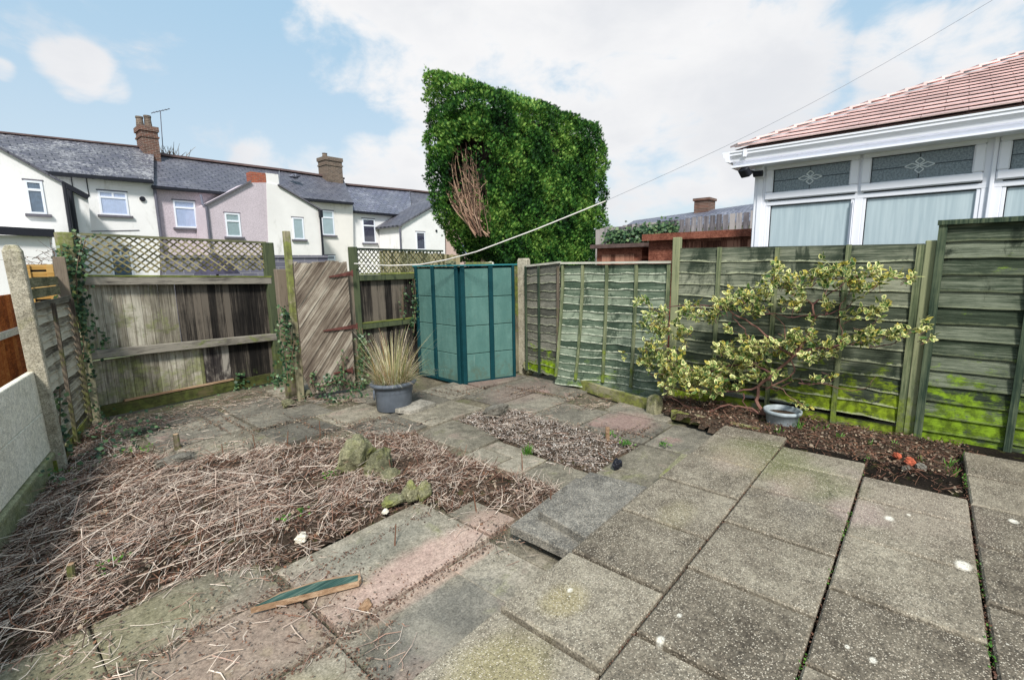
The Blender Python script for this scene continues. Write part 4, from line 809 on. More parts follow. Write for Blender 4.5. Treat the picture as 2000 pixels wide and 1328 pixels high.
# ================================================================== LOOSE THINGS ON THE GROUND
def slabthing(name, cs, z, th, mat, label, cat='paving slab', group=None, tilt=(0, 0)):
    """slab from four ground corners"""
    c = sum((Vector((a, b, 0)) for a, b in cs), Vector((0, 0, 0)))/4; V = []
    for zz, k in ((0, 1), (th-.008, 1), (th, .985)):
        for a, b in cs: p = c+(Vector((a, b, 0))-c)*k; V.append((p.x, p.y, z+zz+(p.x-c.x)*tilt[0]+(p.y-c.y)*tilt[1]))
    if (cs[1][0]-cs[0][0])*(cs[2][1]-cs[0][1])-(cs[1][1]-cs[0][1])*(cs[2][0]-cs[0][0]) < 0: V = [V[i] for k in (0, 4, 8) for i in (k+3, k+2, k+1, k)]
    F = [(3, 2, 1, 0), (8, 9, 10, 11)]+[(a+k, (a+1) % 4+k, (a+1) % 4+k+4, a+k+4) for k in (0, 4) for a in range(4)]
    return tag(lk(name, V, F, mat, None, (c.x, c.y, z)), label, cat, group)
s1, s2, s3, s4 = G(997, 1036, .07), G(1112, 947, .07), G(1200, 935, .07), G(1085, 1080, .07)
slabthing('loose_slab', [(2.16, 1.93), (3.02, 1.985), (3.04, 1.415), (2.16, 1.42)], .045, .06, M['loose_slab'], 'lower of the two loose grey slabs stacked against the patio edge', group='loose stacked slabs')
slabthing('loose_slab', [(2.34, 1.84), (3.06, 1.88), (3.10, 1.42), (2.27, 1.42)], .107, .06, M['loose_slab'], 'upper of the two loose grey slabs stacked against the patio edge', group='loose stacked slabs', tilt=(.01, 0))
slabthing('brick_paver', [(3.42, 1.47), (3.95, 1.50), (3.95, 1.415), (3.42, 1.415)], .01, .12, M['stone'], 'low mossy kerb stone wedged under the patio edge', 'stone')
a = [G(772, 808), G(802, 812), G(852, 795), G(822, 788)]
slabthing('flat_stone', [(v.x, v.y) for v in a], .012, .05, M['stone_grey'], 'flat stone slab lying right beside the blue grey pot', 'stone')
def gr(x, y, z=0): p = G(x, y, z); return (p.x, p.y, z)
rock('boulder', gr(700, 918, .04), .20, .12, .20, M['stone'], 'large moss covered boulder standing in the middle of the planting bed', 'boulder', seed=11)
rock('boulder', gr(742, 925, .04), .13, .09, .15, M['stone'], 'second mossy boulder leaning on the right side of the largest one', 'boulder', seed=14)
rock('stone', gr(765, 938, .04), .10, .06, .07, M['stone'], 'low grey green stone at the foot of the mossy boulders', seed=5)
rock('stone', gr(803, 975, .03), .065, .06, .10, M['stone'], 'left of two upright mossy stones near the big flagstone corner', group='upright mossy stones', seed=6)
rock('stone', gr(829, 972, .03), .055, .05, .09, M['stone'], 'right of two upright mossy stones near the big flagstone corner', group='upright mossy stones', seed=7)
rock('stone', gr(768, 985, .03), .10, .06, .045, M['stone'], 'flattish mossy stone at the bed edge left of the upright stones', seed=8)
rock('stone', gr(590, 1056, .02), .05, .035, .035, M['stone_white'], 'white stone at the bed edge above the large flagstone', seed=10)
rock('stone', gr(752, 1002, .02), .03, .025, .02, M['stone_white'], 'small whitish pebble at the bed edge near the flattish stone', seed=12)
rock('stone', gr(968, 812), .20, .11, .085, M['stone_grey'], 'pale rough rock at the far corner of the gravel square', seed=13)
rock('stone', gr(715, 1187), .04, .03, .03, M['raw_wood'], 'small tan stone on the near flagstone joint', seed=15)
rock('stone', gr(563, 792), .10, .07, .06, M['stone'], 'rounded mossy stone on the paving in front of the gate post', seed=16)
rock('stone', gr(600, 772), .14, .08, .05, M['stone'], 'flat mossy stone at the foot of the gate', seed=17)
rock('stone', gr(345, 905, .05), .18, .09, .05, M['stone_grey'], 'flat pale stone at the back of the planting bed near the stump', seed=18)
rock('stone', gr(1035, 727), .16, .08, .14, M['stone'], 'mossy stone block at the foot of the narrow lapped panel', seed=19)
rock('stone', gr(1062, 726), .10, .07, .10, M['stone_grey'], 'smaller grey stone block beside the one at the narrow panel foot', seed=23)
for i, (x, y, r, mt_, lb) in enumerate([(1752, 893, .035, 'brick_red', 'bright red brick lump, left of the two in the border'), (1778, 905, .04, 'brick_red', 'larger orange red brick lump in the border litter'), (1797, 915, .04, 'stone_grey', 'rounded grey stone right of the red lumps in the border'), (1770, 918, .03, 'stone_grey', 'small grey stone below the red lumps in the border')]):
    rock('rubble', gr(x, y, .13), r*1.3, r, r*.8, M[mt_], lb, 'rubble', 'rubble in the border', seed=30+i)
rock('stone', gr(1205, 912, .03), .05, .04, .05, M['black'], 'small black lump on the gravel near the wooden peg', seed=41)
# stone stub post by the shrub
m = MB(); p = G(1278, 806); m.lathe((p.x, p.y, 0), [(.105, -.05), (.10, .14), (.085, .20), (.04, .22), (0, .222)], 4); o = m.build('stone_block', M['stone'], None, (p.x, p.y, 0), bev=.012); o.rotation_euler.z = .5; tag(o, 'squat mossy stone block standing in front of the fence joint', 'stone')
def stump(x, y, h, r, label, mat='straw_dark', lean=(0, 0), top=None, nm='cut_stump'):
    p = G(x, y, .03); root = thing(nm, (p.x, p.y, .0), label, 'stump')
    m = MB(); m.tube([(p.x, p.y, -.02), (p.x+lean[0]*.5, p.y+lean[1]*.5, h*.5), (p.x+lean[0], p.y+lean[1], h)], [r*1.15, r, r*.95], 9); m.build('bark', M[mat], root, smooth=False)
    m = MB(); m.tube([(p.x+lean[0], p.y+lean[1], h), (p.x+lean[0], p.y+lean[1], h+.003)], r*.85, 9); m.build('cut_face', M['raw_wood'], root)
stump(346, 868, .14, .028, 'cut stump with an orange face at the back of the planting bed', 'post_rough')
stump(140, 1142, .15, .02, 'split dark stump sticking up at the near left of the bed', 'post_rough', (.01, .01))
p = G(1187, 862); m = MB(); m.tube([(p.x, p.y, -.02), (p.x-.01, p.y, .15)], .022, 8); o = m.build('wooden_peg', M['raw_wood'], None, (p.x, p.y, 0)); tag(o, 'pale wooden peg standing at the edge of the gravel square', 'peg')
# broken board with green face
a, b = G(490, 1195, .03), G(706, 1135, .03)
bd = thing('broken_board', ((a.x+b.x)/2, (a.y+b.y)/2, 0), 'splintered timber board with a green painted face lying on the flagstones', 'board')
d = (b-a).normalized(); n = Vector((-d.y, d.x, 0)); L = (b-a).length
out = [a+n*.0, a+d*L*.97-n*.025, a+d*L, a+d*(L*.99)+n*.05, a+d*L*.6+n*.085, a+d*L*.25+n*.07]
m = MB(); m.prism([v+Vector((0, 0, .022-.0)) for v in out], (0, 0, -.03)); m.build('board_body', M['raw_wood'], bd)
tp = [v+Vector((0, 0, .0235)) for v in [a+d*.02+n*.004, a+d*L*.96-n*.02, a+d*L*.975+n*.03, a+d*L*.6+n*.066, a+d*L*.25+n*.05]]
def teal():
    return wood('flaking_green_paint', ((30, 48, 44), (54, 82, 76), (120, 136, 120)), 'x', isl=0)
M['teal'] = teal(); m = MB(); m.prism(tp, (0, 0, .003)); m.build('green_face', M['teal'], bd)
for i in range(26):
    q = a+d*(L*random.uniform(.1, .97))+n*random.uniform(.05, .085)
# cut canes standing in the bed
cn = [(45, 1003), (258, 885), (345, 872), (222, 890), (560, 862), (625, 842), (498, 868), (436, 882), (1020, 905), (765, 922), (300, 1010), (770, 1050), (510, 1010), (600, 870), (695, 990), (930, 985), (1075, 985), (460, 1040), (100, 1120), (395, 1080)]
for i, (x, y) in enumerate(cn[4:]):
    p = G(x, y, .06); h = random.uniform(.07, .15); m = MB(); m.tube([(p.x, p.y, 0), (p.x+random.uniform(-.02, .02), p.y+random.uniform(-.02, .02), .06+h)], [.006, .004], 5)
    o = m.build('cut_cane', M['straw_dark'], None, (p.x, p.y, 0)); tag(o, 'short upright cut cane standing in the planting bed', 'cane', 'upright cut canes')
# weeds & tufts
def tuft(name, x, y, z, n, h, sp, mat, label, wd=.006, cat='grass tuft'):
    p = G(x, y, z); V = []; F = []
    for i in range(n):
        a = random.uniform(0, 6.28); r = random.uniform(0, sp); c = Vector((p.x+r*math.cos(a), p.y+r*math.sin(a), z-.01)); o = Vector((math.cos(a), math.sin(a), 0))*random.uniform(.1, .6)*h; hh = h*random.uniform(.5, 1)
        s_ = Vector((-math.sin(a+.6), math.cos(a+.6), 0))*wd/2; k = len(V)
        V += [c-s_, c+s_, c+o*.4+Vector((0, 0, hh*.6))+s_*.8, c+o*.4+Vector((0, 0, hh*.6))-s_*.8, c+o+Vector((0, 0, hh))]; F += [(k, k+1, k+2, k+3), (k+3, k+2, k+4)]
    return tag(lk(name, V, F, mat, None, (p.x, p.y, z)), label, cat)
tuft('grass_tuft', 1030, 885, 0, 90, .10, .05, M['weed'], 'bright green grass tuft growing in the gravel square')
def sprig(x, y, z, n, r, size, label, mat='weed', nm='weed_plant', hgt=.05, grp=None):
    p = G(x, y, z); pts = np.array([(p.x+random.gauss(0, r), p.y+random.gauss(0, r), z+abs(random.gauss(0, hgt))) for _ in range(n)]); dr = unit(n); dr[:, 2] = np.abs(dr[:, 2])*.5; nr = unit(n)*.5+np.array([0, 0, 1])
    nr /= np.linalg.norm(nr, axis=1)[:, None]; V, F = leaves(pts, RNG.uniform(.6, 1.2, n)*size, RNG.uniform(.6, 1., n)*size*.7, dr, nr)
    return tag(lk(nm, V, F, M[mat], None, (p.x, p.y, z)), label, 'weed', grp)
for x, y, z, n, l in [(105, 930, .04, 26, 'bright green seedling beside the concrete post foot'), (140, 925, .04, 20, 'green seedling right of the one at the post foot'), (225, 1100, .08, 26, 'green leafy weed in the near left part of the bed'), (648, 930, .08, 22, 'light green weed just left of the mossy boulder'), (590, 1003, .08, 12, 'tiny green weed in the middle of the dead stems'), (285, 880, .05, 26, 'leafy weed in the back left of the bed'), (245, 885, .05, 20, 'pale weed by the ivy at the back left'), (560, 1020, .07, 10, 'small dark weed among stems above the flagstone'), (1190, 850, .02, 30, 'weed around the wooden peg'), (1220, 868, .02, 46, 'spreading weed at the edge of the gravel square'), (1300, 872, .02, 24, 'weed in the gap beside the patio corner'), (1235, 965, .02, 14, 'weed at the corner of the stacked slabs'), (1500, 825, .1, 20, 'weed by the pale pot foot')]:
    sprig(x, y, z, n, .035, .035, l, hgt=.02)
for i, (x, y) in enumerate([(1540, 835), (1560, 838), (1520, 845), (1590, 840), (1610, 838), (1800, 905), (1850, 915), (1865, 930), (1875, 900), (1700, 870), (1745, 872), (1640, 855)]):
    o = tuft('bulb_shoots', x, y, .1, 9 if i < 5 else 8, .13 if i in (6, 7, 8, 0, 1) else .08, .04, M['weed'], 'green bulb shoots in the border soil by the right fence', .012, 'bulb shoots'); o['group'] = 'bulb shoots in the border'
# ================================================================== POT WITH GRASS
pc = G(771, 798); PR = .27
pg = thing('potted_grass', (pc.x, pc.y, 0), 'oval blue grey pot of dry grass standing in front of the gate', 'potted plant')
m = MB(); m.lathe((pc.x, pc.y, 0), [(0, .005), (.215, .005), (.225, .02), (.235, .2), (.25, .27), (.252, .31), (.285, .318), (.30, .335), (.30, .352), (.285, .368), (.262, .368), (.25, .34), (.24, .30)], 40, 1.0, .88); o = m.build('pot', M['pot'], pg, smooth=True)
m = MB(); m.lathe((pc.x, pc.y, 0), [(.2425, .235), (.247, .24), (.2465, .246)], 40, 1.0, .88); m.build('pot_ridge', M['pot'], pg, smooth=True)
m = MB(); m.lathe((pc.x, pc.y, 0), [(0, .325), (.25, .31)], 24, 1, .88); m.build('potting_soil', M['soil'], pg)
hv = (Vector((-pc.x, -pc.y, 0)).normalized()); side = Vector((-hv.y, hv.x, 0)); hc = Vector((pc.x, pc.y, 0))-side*.235+hv*.14
m = MB(); m.tube([hc+Vector((0, 0, .30)), hc+hv*.02+Vector((0, 0, .26)), hc+hv*.02+Vector((0, 0, .21)), hc+Vector((0, 0, .18))], .012, 6); m.build('pot_handle', M['pot'], pg)
V = []; F = []
for i in range(1500):
    a = random.uniform(0, 6.28); r = .21*math.sqrt(random.random()); tall = random.random() < .22
    h = random.uniform(.40, .82) if tall else random.uniform(.12, .36); lean = random.uniform(.3, 1.3) if not tall else random.uniform(.1, .8)
    dr = Vector((math.cos(a), math.sin(a), 0)); base = Vector((pc.x, pc.y, .31))+dr*r; out = dr*h*lean*(.3+r*3); droop = random.random() < .25 and not tall
    s_ = Vector((-math.sin(a+random.uniform(-1, 1)), math.cos(a), 0)).normalized()*random.uniform(.004, .010)/2; k = len(V); nseg = 4
    for j in range(nseg+1):
        t = j/nseg; z = h*(t-(.55*t*t if droop else .15*t*t)); p = base+out*(t**1.6)*(1.5 if droop else 1)+Vector((0, 0, z)); ww = 1-.85*t; V += [p-s_*ww, p+s_*ww]
    for j in range(nseg): F.append((k+2*j, k+2*j+1, k+2*j+3, k+2*j+2))
lk('grass_blades', V, F, M['grassblade'], pg)
# ================================================================== VARIEGATED SHRUB
Z7 = lambda x, y: (1200+x/2.5, 420+y/2.5)
pp = G(1526, 832, .08); SX = pp.x+.02
sh = thing('potted_shrub', (pp.x, pp.y, .08), 'sprawling cream and green variegated shrub rooted in a pale pot by the fence', 'potted shrub')
m = MB(); m.lathe((pp.x, pp.y, .06), [(0, 0), (.13, 0), (.135, .02), (.155, .16), (.172, .165), (.178, .18), (.178, .2), (.165, .205), (.155, .19), (.15, .15)], 36); m.build('pot', M['pot_pale'], sh, smooth=True)
m = MB(); m.lathe((pp.x, pp.y, .06), [(0, .165), (.155, .15)], 24); m.build('potting_soil', M['soil'], sh)
def S3(x, y, dx=0.): a, b = Z7(x, y); return PX(a, b, SX+dx)
stems = [([(735, 972), (692, 905), (702, 838), (780, 775), (872, 690)], [.024, .022, .02, .019, .017], 0, 0), ([(872, 690), (930, 620), (962, 555), (982, 490), (968, 438), (905, 390)], [.017, .015, .014, .012, .011, .008], 0, .08),
 ([(968, 438), (1040, 390), (1110, 345), (1170, 300)], [.010, .008, .007, .005], .08, .1), ([(872, 690), (800, 630), (720, 570), (640, 510), (560, 462)], [.014, .012, .011, .010, .008], 0, -.1),
 ([(560, 462), (430, 440), (300, 445), (205, 470), (125, 425)], [.008, .008, .007, .006, .003], -.1, -.2), ([(780, 775), (700, 740), (560, 735), (420, 770), (300, 740), (180, 700)], [.013, .011, .01, .009, .007, .004], 0, -.2),
 ([(735, 972), (640, 940), (560, 925), (450, 958), (340, 930), (262, 880)], [.013, .012, .012, .011, .009, .006], 0, -.15), ([(872, 690), (1000, 650), (1100, 632), (1200, 630), (1262, 645), (1350, 632), (1420, 600)], [.013, .011, .009, .008, .007, .006, .004], 0, .1),
 ([(1250, 640), (1330, 590), (1450, 570), (1540, 560)], [.005, .005, .004, .002], .1, .1), ([(702, 838), (600, 860), (480, 865), (350, 860), (240, 830), (150, 740)], [.014, .012, .010, .009, .007, .004], 0, -.2),
 ([(905, 390), (930, 345), (1020, 325), (1150, 300), (1290, 290), (1480, 310)], [.008, .008, .007, .006, .005, .003], .05, .15), ([(720, 838), (790, 860), (880, 800), (960, 820), (1080, 795)], [.007, .006, .005, .004, .003], 0, -.05),
 ([(740, 800), (800, 840), (860, 890), (940, 945)], [.006, .005, .004, .003], 0, -.15), ([(900, 820), (1050, 830), (1160, 858), (1230, 845), (1275, 790)], [.005, .004, .004, .003, .002], -.05, -.1), ([(980, 490), (880, 500), (780, 480), (660, 490)], [.008, .006, .005, .004], 0, -.05),
 ([(835, 610), (830, 540), (760, 480), (740, 460)], [.006, .005, .004, .003], 0, 0), ([(1105, 620), (1102, 540), (1100, 450), (1130, 400)], [.006, .006, .005, .004], .05, .1), ([(980, 500), (1060, 480), (1150, 440), (1200, 400)], [.007, .006, .005, .003], 0, .05), ([(630, 870), (640, 930), (680, 960)], [.008, .008, .01], -.05, 0),
 ([(560, 462), (600, 520), (640, 580), (700, 640)], [.007, .007, .007, .006], -.1, -.05), ([(872, 690), (890, 640), (870, 600), (800, 580)], [.008, .007, .005, .004], 0, -.1), ([(1150, 600), (1240, 560), (1290, 480), (1320, 420)], [.005, .004, .004, .002], .05, .1), ([(870, 690), (880, 760), (860, 790), (740, 850)], [.008, .01, .01, .012], 0, 0)]
m = MB()
for P, R, a, b in stems:
    n = len(P); Q = [S3(x, y, a+(b-a)*i/(n-1)) for i, (x, y) in enumerate(P)]; QQ = [Q[0]]; RR = [R[0]]
    for i in range(n-1):
        for t in (.33, .67, 1): QQ.append(Q[i].lerp(Q[i+1], t)+(Vector((random.gauss(0, .012), random.gauss(0, .010), random.gauss(0, .010))) if t < 1 else Vector((0, 0, 0)))); RR.append((R[i]+(R[i+1]-R[i])*t)*.8)
    m.tube(QQ, RR, 6)
bl = [(140, 425, 35, 25), (200, 480, 60, 45), (250, 540, 70, 45), (330, 590, 50, 40), (170, 700, 60, 50), (260, 720, 110, 65), (200, 620, 50, 35), (170, 560, 50, 40), (330, 460, 45, 28), (430, 470, 80, 45), (520, 440, 55, 28), (610, 400, 65, 40), (660, 440, 80, 45), (720, 370, 55, 35), (800, 300, 60, 45), (790, 250, 28, 20), (880, 335, 70, 38), (870, 430, 70, 25), (980, 300, 60, 30), (1010, 240, 12, 18), (1080, 290, 50, 35), (1170, 290, 55, 45), (1200, 370, 40, 40), (1260, 262, 45, 22), (1275, 320, 30, 30), (1380, 305, 55, 15), (1460, 300, 30, 18), (1050, 440, 35, 30), (1150, 485, 45, 22), (1240, 470, 40, 25), (1320, 425, 28, 30), (1300, 480, 25, 22), (1230, 560, 35, 28), (1290, 590, 80, 32), (1390, 570, 50, 30), (1465, 560, 25, 15), (1520, 550, 22, 16), (1525, 500, 16, 16), (1525, 600, 18, 12), (1190, 612, 55, 25), (1100, 622, 65, 28), (1020, 660, 65, 40), (940, 605, 55, 30), (860, 595, 50, 30), (800, 655, 80, 35), (700, 645, 70, 35), (620, 640, 80, 50), (530, 650, 50, 30), (560, 720, 90, 50), (680, 715, 70, 38), (745, 765, 45, 25), (480, 780, 95, 50), (380, 800, 95, 45), (280, 815, 75, 40), (430, 850, 90, 28), (560, 815, 70, 38), (650, 790, 40, 22), (850, 782, 20, 20), (940, 700, 35, 28), (1000, 800, 45, 14), (1085, 790, 25, 12), (50, 685, 25, 10), (890, 905, 25, 12), (945, 940, 22, 12), (1060, 350, 60, 12), (560, 560, 25, 12), (960, 510, 20, 8)]
LP_ = []; LD = []; hub = S3(872, 690)
for cx, cy, rx, ry in bl:
    n = int(rx*ry*math.pi/6.25/ (34 if cx > 1000 and cy > 330 else 24))+3
    for _ in range(max(1, n//3)):
        a = random.uniform(0, 6.28); r = math.sqrt(random.random()); c = S3(cx+rx*r*math.cos(a)*1.05, cy+ry*r*math.sin(a)*1.05, random.uniform(-.22, .16)-(.15 if cx < 500 else 0))
        ax = (c-hub).normalized()*.8+Vector((random.gauss(0, .5), random.gauss(0, .5), random.gauss(.35, .4))); ax.normalize()
        if random.random() < .45: m.tube([c-ax*.09, c+ax*.03], [.0028, .0018], 4)
        for q in range(random.randint(5, 8)):       # whorl of leaves at a shoot tip
            dd = ax*random.uniform(.1, .9)+Vector((random.gauss(0, .7), random.gauss(0, .7), random.gauss(0, .6))); LP_.append(tuple(c+ax*random.uniform(-.05, .03))); LD.append(tuple(dd.normalized()))
m.build('stems', M['euon_stem'], sh)
P_ = np.array(LP_); D_ = np.array(LD); n = len(P_); nr = unit(n)*.7+np.array([-.3, 0, .8]); nr /= np.linalg.norm(nr, axis=1)[:, None]
V, F = leaves(P_, RNG.uniform(.042, .074, n), RNG.uniform(.024, .038, n), D_, nr, True)
o = lk('foliage', V, F, M['euon'], sh); at = o.data.attributes.new('rim', 'FLOAT', 'POINT'); at.data.foreach_set('value', np.tile([0, .75, 1, 1, 1, 1, 1], n).astype(np.float32))
# ================================================================== CLIPPED CONIFER HEDGE
HY = 8.5; HX0 = PY(935, 400, HY).x; HX1 = PY(1186, 400, HY).x; HD = 1.95
hz = lambda x, y: PY(x, y, HY).z
hg = thing('clipped_conifer', ((HX0+HX1)/2, HY+HD/2, 0), 'huge clipped conifer with bare stems showing at its left end, beyond the storage shed', 'conifer')
zT0, zT1 = hz(935, 168), hz(1172, 250)
def top(x, y=HY+.8): t = (x-HX0)/(HX1-HX0); return zT0+(zT1-zT0)*t+.46*(y-HY)*max(0, 1-t*.8)+.16*math.sin(math.pi*max(0, min(1, t)))+.02*math.sin(x*2.3)-max(0, t-.88)**1.6*24
def inset(z):   # hull narrows towards the foot, a little at the top
    return max(0, (2.9-z)*.42)+max(0, (z-zT0+.5)*.25)
def ylim(x, z): i = inset(z)*.25+.10*math.sin(x*1.3+z)*.6; return HY+i, HY+HD-i
def xlim(z): return HX0+max(0, (3.6-z))**1.5*.45-.02, HX1-max(0, (2.4-z))*.42-max(0, z-(zT1-.35))*.6
def hole(x, z, y):   # the bald patch at the left corner
    z_ = (z-3.75)/1.05; wob = .35*math.sin(z*6+y*3)+.25*math.sin(z*13+x*7+y*9)
    if abs(z_) > 1.25: return False
    c = .55-.35*z_*.5; fy = ((y-HY-c)/.62)**2+z_*z_+wob*.5; fx = ((x-HX0)/.36)**2+z_*z_+wob*.5
    return (fy < 1 and x < HX0+.4) or (fx < 1 and y < HY+.5)
pts = []; nrm = []; dk = []
rs = np.random.default_rng(5); r2 = random.Random(5)
while len(pts) < 90000:
    f = r2.random(); z = r2.uniform(1.2, zT0+.7)
    xa_, xb_ = xlim(z); x = r2.uniform(xa_, xb_)
    if f < .62: ya, _ = ylim(x, z); y = ya; n_ = (0, -1, 0)
    elif f < .84: x = xa_; y = r2.uniform(*ylim(x, z)); n_ = (-1, 0, 0)
    elif f < .88: x = xb_; y = r2.uniform(*ylim(x, z)); n_ = (1, 0, 0)
    elif f < .92: _, y = ylim(x, z); n_ = (0, 1, 0)
    else: y = r2.uniform(*ylim(x, 4)); z = top(x, y); n_ = (0, 0, 1)
    if z > top(x, y)+.02: continue
    lump = math.sin(x*3.1+z*2.2)*math.sin(z*3.7-x*1.4+y*2)*.5+math.sin(x*8+y*6+z*3)*math.sin(z*9.5+x*2)*.5
    d = abs(r2.gauss(0, .08))-.11*lump+.07+.07*math.sin(x*1.1+z*.9)*math.sin(z*1.6+y)+(.10 if math.sin(x*4.4+z*7.3)*math.sin(z*5.1-x*3) > .55 else 0)-(r2.random()**8)*.12
    x, y, z = x-n_[0]*d, y-n_[1]*d, z-n_[2]*d
    if hole(x, z, y) and r2.random() > .07: continue
    if math.sin(x*5.3+1)*math.sin(z*4.9+2)+.5*math.sin(x*13+z*11)+.3*math.sin(y*9) > 1.02 and r2.random() < .75: continue
    pts.append((x, y, z)); nrm.append(n_)
pts = np.array(pts); nrm = np.array(nrm, float); n = len(pts)
ax = nrm*.6+unit(n, rs)*.42+np.array([0, 0, .5]); ax /= np.linalg.norm(ax, axis=1)[:, None]; sd_ = np.cross(ax, unit(n, rs)); sd_ /= np.linalg.norm(sd_, axis=1)[:, None]
AV = []; AF = []; LS = rs.uniform(.04, .12, n)
for k_, (u_, v_, l_) in enumerate([(0, 0, 1.), (.15, .55, .7), (.15, -.55, .7), (.45, .5, .5), (.45, -.5, .5)]):   # flat spray of five scales
    P0_ = pts+ax*(LS*u_)[:, None]; dd = ax+sd_*v_*1.3; V, F = leaves(P0_, LS*l_, LS*l_*.17+.005, dd, np.cross(ax, sd_)); AV.append(V)
V = np.stack([v.reshape(n, 4, 3) for v in AV], 1)      # keep each spray's scales together
F = (np.arange(n)[:, None, None]*20+np.arange(5)[None, :, None]*4+np.arange(4)[None, None, :])
o = lk('foliage', V.reshape(-1, 3), F.reshape(-1, 4), M['hedge'], hg)
tone = np.clip(rs.random(n)*.6+.2+.25*np.sin(pts[:, 0]*2.1+pts[:, 2]*1.3)*np.sin(pts[:, 2]*2.6-pts[:, 0]), 0, 1)
at = o.data.attributes.new('tone', 'FLOAT', 'POINT'); at.data.foreach_set('value', (np.repeat(tone, 20)+np.tile(np.repeat([0, .05, -.05, .1, -.1], 4), n)).astype(np.float32))
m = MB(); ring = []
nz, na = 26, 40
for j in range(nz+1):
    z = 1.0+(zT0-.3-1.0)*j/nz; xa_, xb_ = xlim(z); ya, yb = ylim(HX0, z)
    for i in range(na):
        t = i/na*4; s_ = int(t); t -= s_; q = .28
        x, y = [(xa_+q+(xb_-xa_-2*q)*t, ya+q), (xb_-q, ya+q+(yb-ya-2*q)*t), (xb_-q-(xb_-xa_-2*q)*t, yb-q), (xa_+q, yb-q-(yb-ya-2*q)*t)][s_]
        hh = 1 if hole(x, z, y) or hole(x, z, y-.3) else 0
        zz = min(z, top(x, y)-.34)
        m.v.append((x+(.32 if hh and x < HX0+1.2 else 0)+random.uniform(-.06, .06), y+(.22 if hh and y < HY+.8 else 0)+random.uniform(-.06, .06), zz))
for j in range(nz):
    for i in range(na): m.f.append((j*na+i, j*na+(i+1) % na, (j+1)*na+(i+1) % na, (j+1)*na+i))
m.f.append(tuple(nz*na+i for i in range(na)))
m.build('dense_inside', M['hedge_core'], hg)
m = MB(); tx, ty = HX0+1.1, HY+.95
m.tube([(tx, ty, -.1), (tx+.05, ty, 1.2), (tx, ty, 3)], [.16, .13, .08], 10); m.build('trunk', M['bare_stem'], hg)
m = MB()
for i in range(52):
    thin = i > 34
    p = Vector((HX0+random.uniform(.12, .5), HY+random.uniform(.04, .4), random.uniform(2.45, 2.85))); P = [p.copy()]; h = random.uniform(.9, 2.2); ly = random.uniform(-.1, 1.0); h = min(h, 4.75-p.z)
    for j in range(6):
        p = p+Vector((-.03*(1 if p.x > HX0+.10 else 0)+random.gauss(0, .016), ly*(h/6)*(1.6-.32*j)+random.gauss(0, .022), h/6)); p.x = max(p.x, HX0+(.12 if thin else .05)); p.y = max(p.y, HY+.04); P.append(p.copy())
    r_ = random.uniform(.3, .8)*(.4 if thin else 1)
    m.tube(P, [.028*r_, .025*r_, .021*r_, .017*r_, .013*r_, .009*r_, .005], 5)
    for q in range(5):
        b0_ = P[random.randint(1, 5)]; dd = Vector((random.gauss(-.1, .25), random.gauss(.1, .5), random.uniform(.4, 1))).normalized()*random.uniform(.12, .35); m.tube([b0_, b0_+dd*.5+Vector((0, random.gauss(0, .03), .03)), b0_+dd], [.009, .007, .003], 4)
m.build('bare_stems', M['bare_stem'], hg)
# ================================================================== IVY
def ivy(name, paths, n, size, label, spread=.06, nrml=(0, -1, .3), stems_=True):
    c0 = Vector(paths[0][0][0]); root = thing(name, (c0.x, c0.y, 0), label, 'ivy'); pts = []
    ln_ = [sum((Vector(p[i+1])-Vector(p[i])).length for i in range(len(p)-1))*w_ for p, w_, s_ in paths]
    for (p, w_, s_), l in zip(paths, ln_):
        k = int(n*l/sum(ln_)); seg = len(p)-1
        for _ in range(k): i = random.randrange(seg); a = Vector(p[i]).lerp(Vector(p[i+1]), random.random()); s2 = s_*(.5+.9*abs(math.sin(a.z*6+a.x*9))); pts.append(tuple(a+Vector((random.gauss(0, s2), random.gauss(0, s2*.6), random.gauss(0, s2)))))
    P = np.array(pts); m_ = len(P); nr = unit(m_)*.6+np.array(nrml); nr /= np.linalg.norm(nr, axis=1)[:, None]; dr = np.cross(nr, unit(m_)); sz = RNG.uniform(.55, 1.25, m_)*size
    V, F = leaves(P, sz, sz*.85, dr, nr); lk('ivy_leaves', V, F, M['ivy'], root)
    if stems_:
        m = MB()
        for p, w_, s_ in paths:
            for q in range(2): m.tube([Vector(a)+Vector((random.gauss(0, .02), random.gauss(0, .02), 0)) for a in p], .005, 5)
        m.build('ivy_stems', M['ivy_stem'], root)
fo = lambda x, y, o=.10: FP(x, y)+fn*o
ivy('ivy', [([fo(150, 470, .16), fo(135, 540, .2), fo(150, 620, .16), fo(150, 720, .16), fo(160, 800, .12), fo(175, 850, .1)], 1, .055), ([fo(112, 490, .2), fo(122, 560, .2), fo(150, 640, .2)], .8, .04), ([lpt(upost+.06, .0, .06), lpt(upost+.07, .3, .07), lpt(upost+.05, .75, .07)], .35, .02)], 820, .048, 'ivy climbing the left corner posts of the board fence')
ivy('ivy', [([fo(168, 830, .1), fo(230, 832, .12), fo(300, 810, .12), fo(400, 790, .1), fo(470, 770, .1), fo(530, 748, .1)], 1, .045), ([fo(455, 770, .08), fo(465, 725, .06)], .8, .03), ([fo(192, 685, .05), fo(206, 660, .05), fo(186, 640, .05)], .4, .02)], 620, .05, 'ivy creeping along the foot of the board fence', nrml=(0, -.6, .8), stems_=False)
gp = lambda x, y, d=6.3: PY(x, y, d)
ivy('ivy', [([gp(560, 745), gp(555, 690), gp(558, 640), gp(552, 600)], 1, .04), ([gp(545, 755), gp(535, 730)], 1.2, .05), ([gp(570, 700), gp(580, 660)], .6, .03)], 420, .042, 'ivy growing up the rotten gate post', stems_=True)
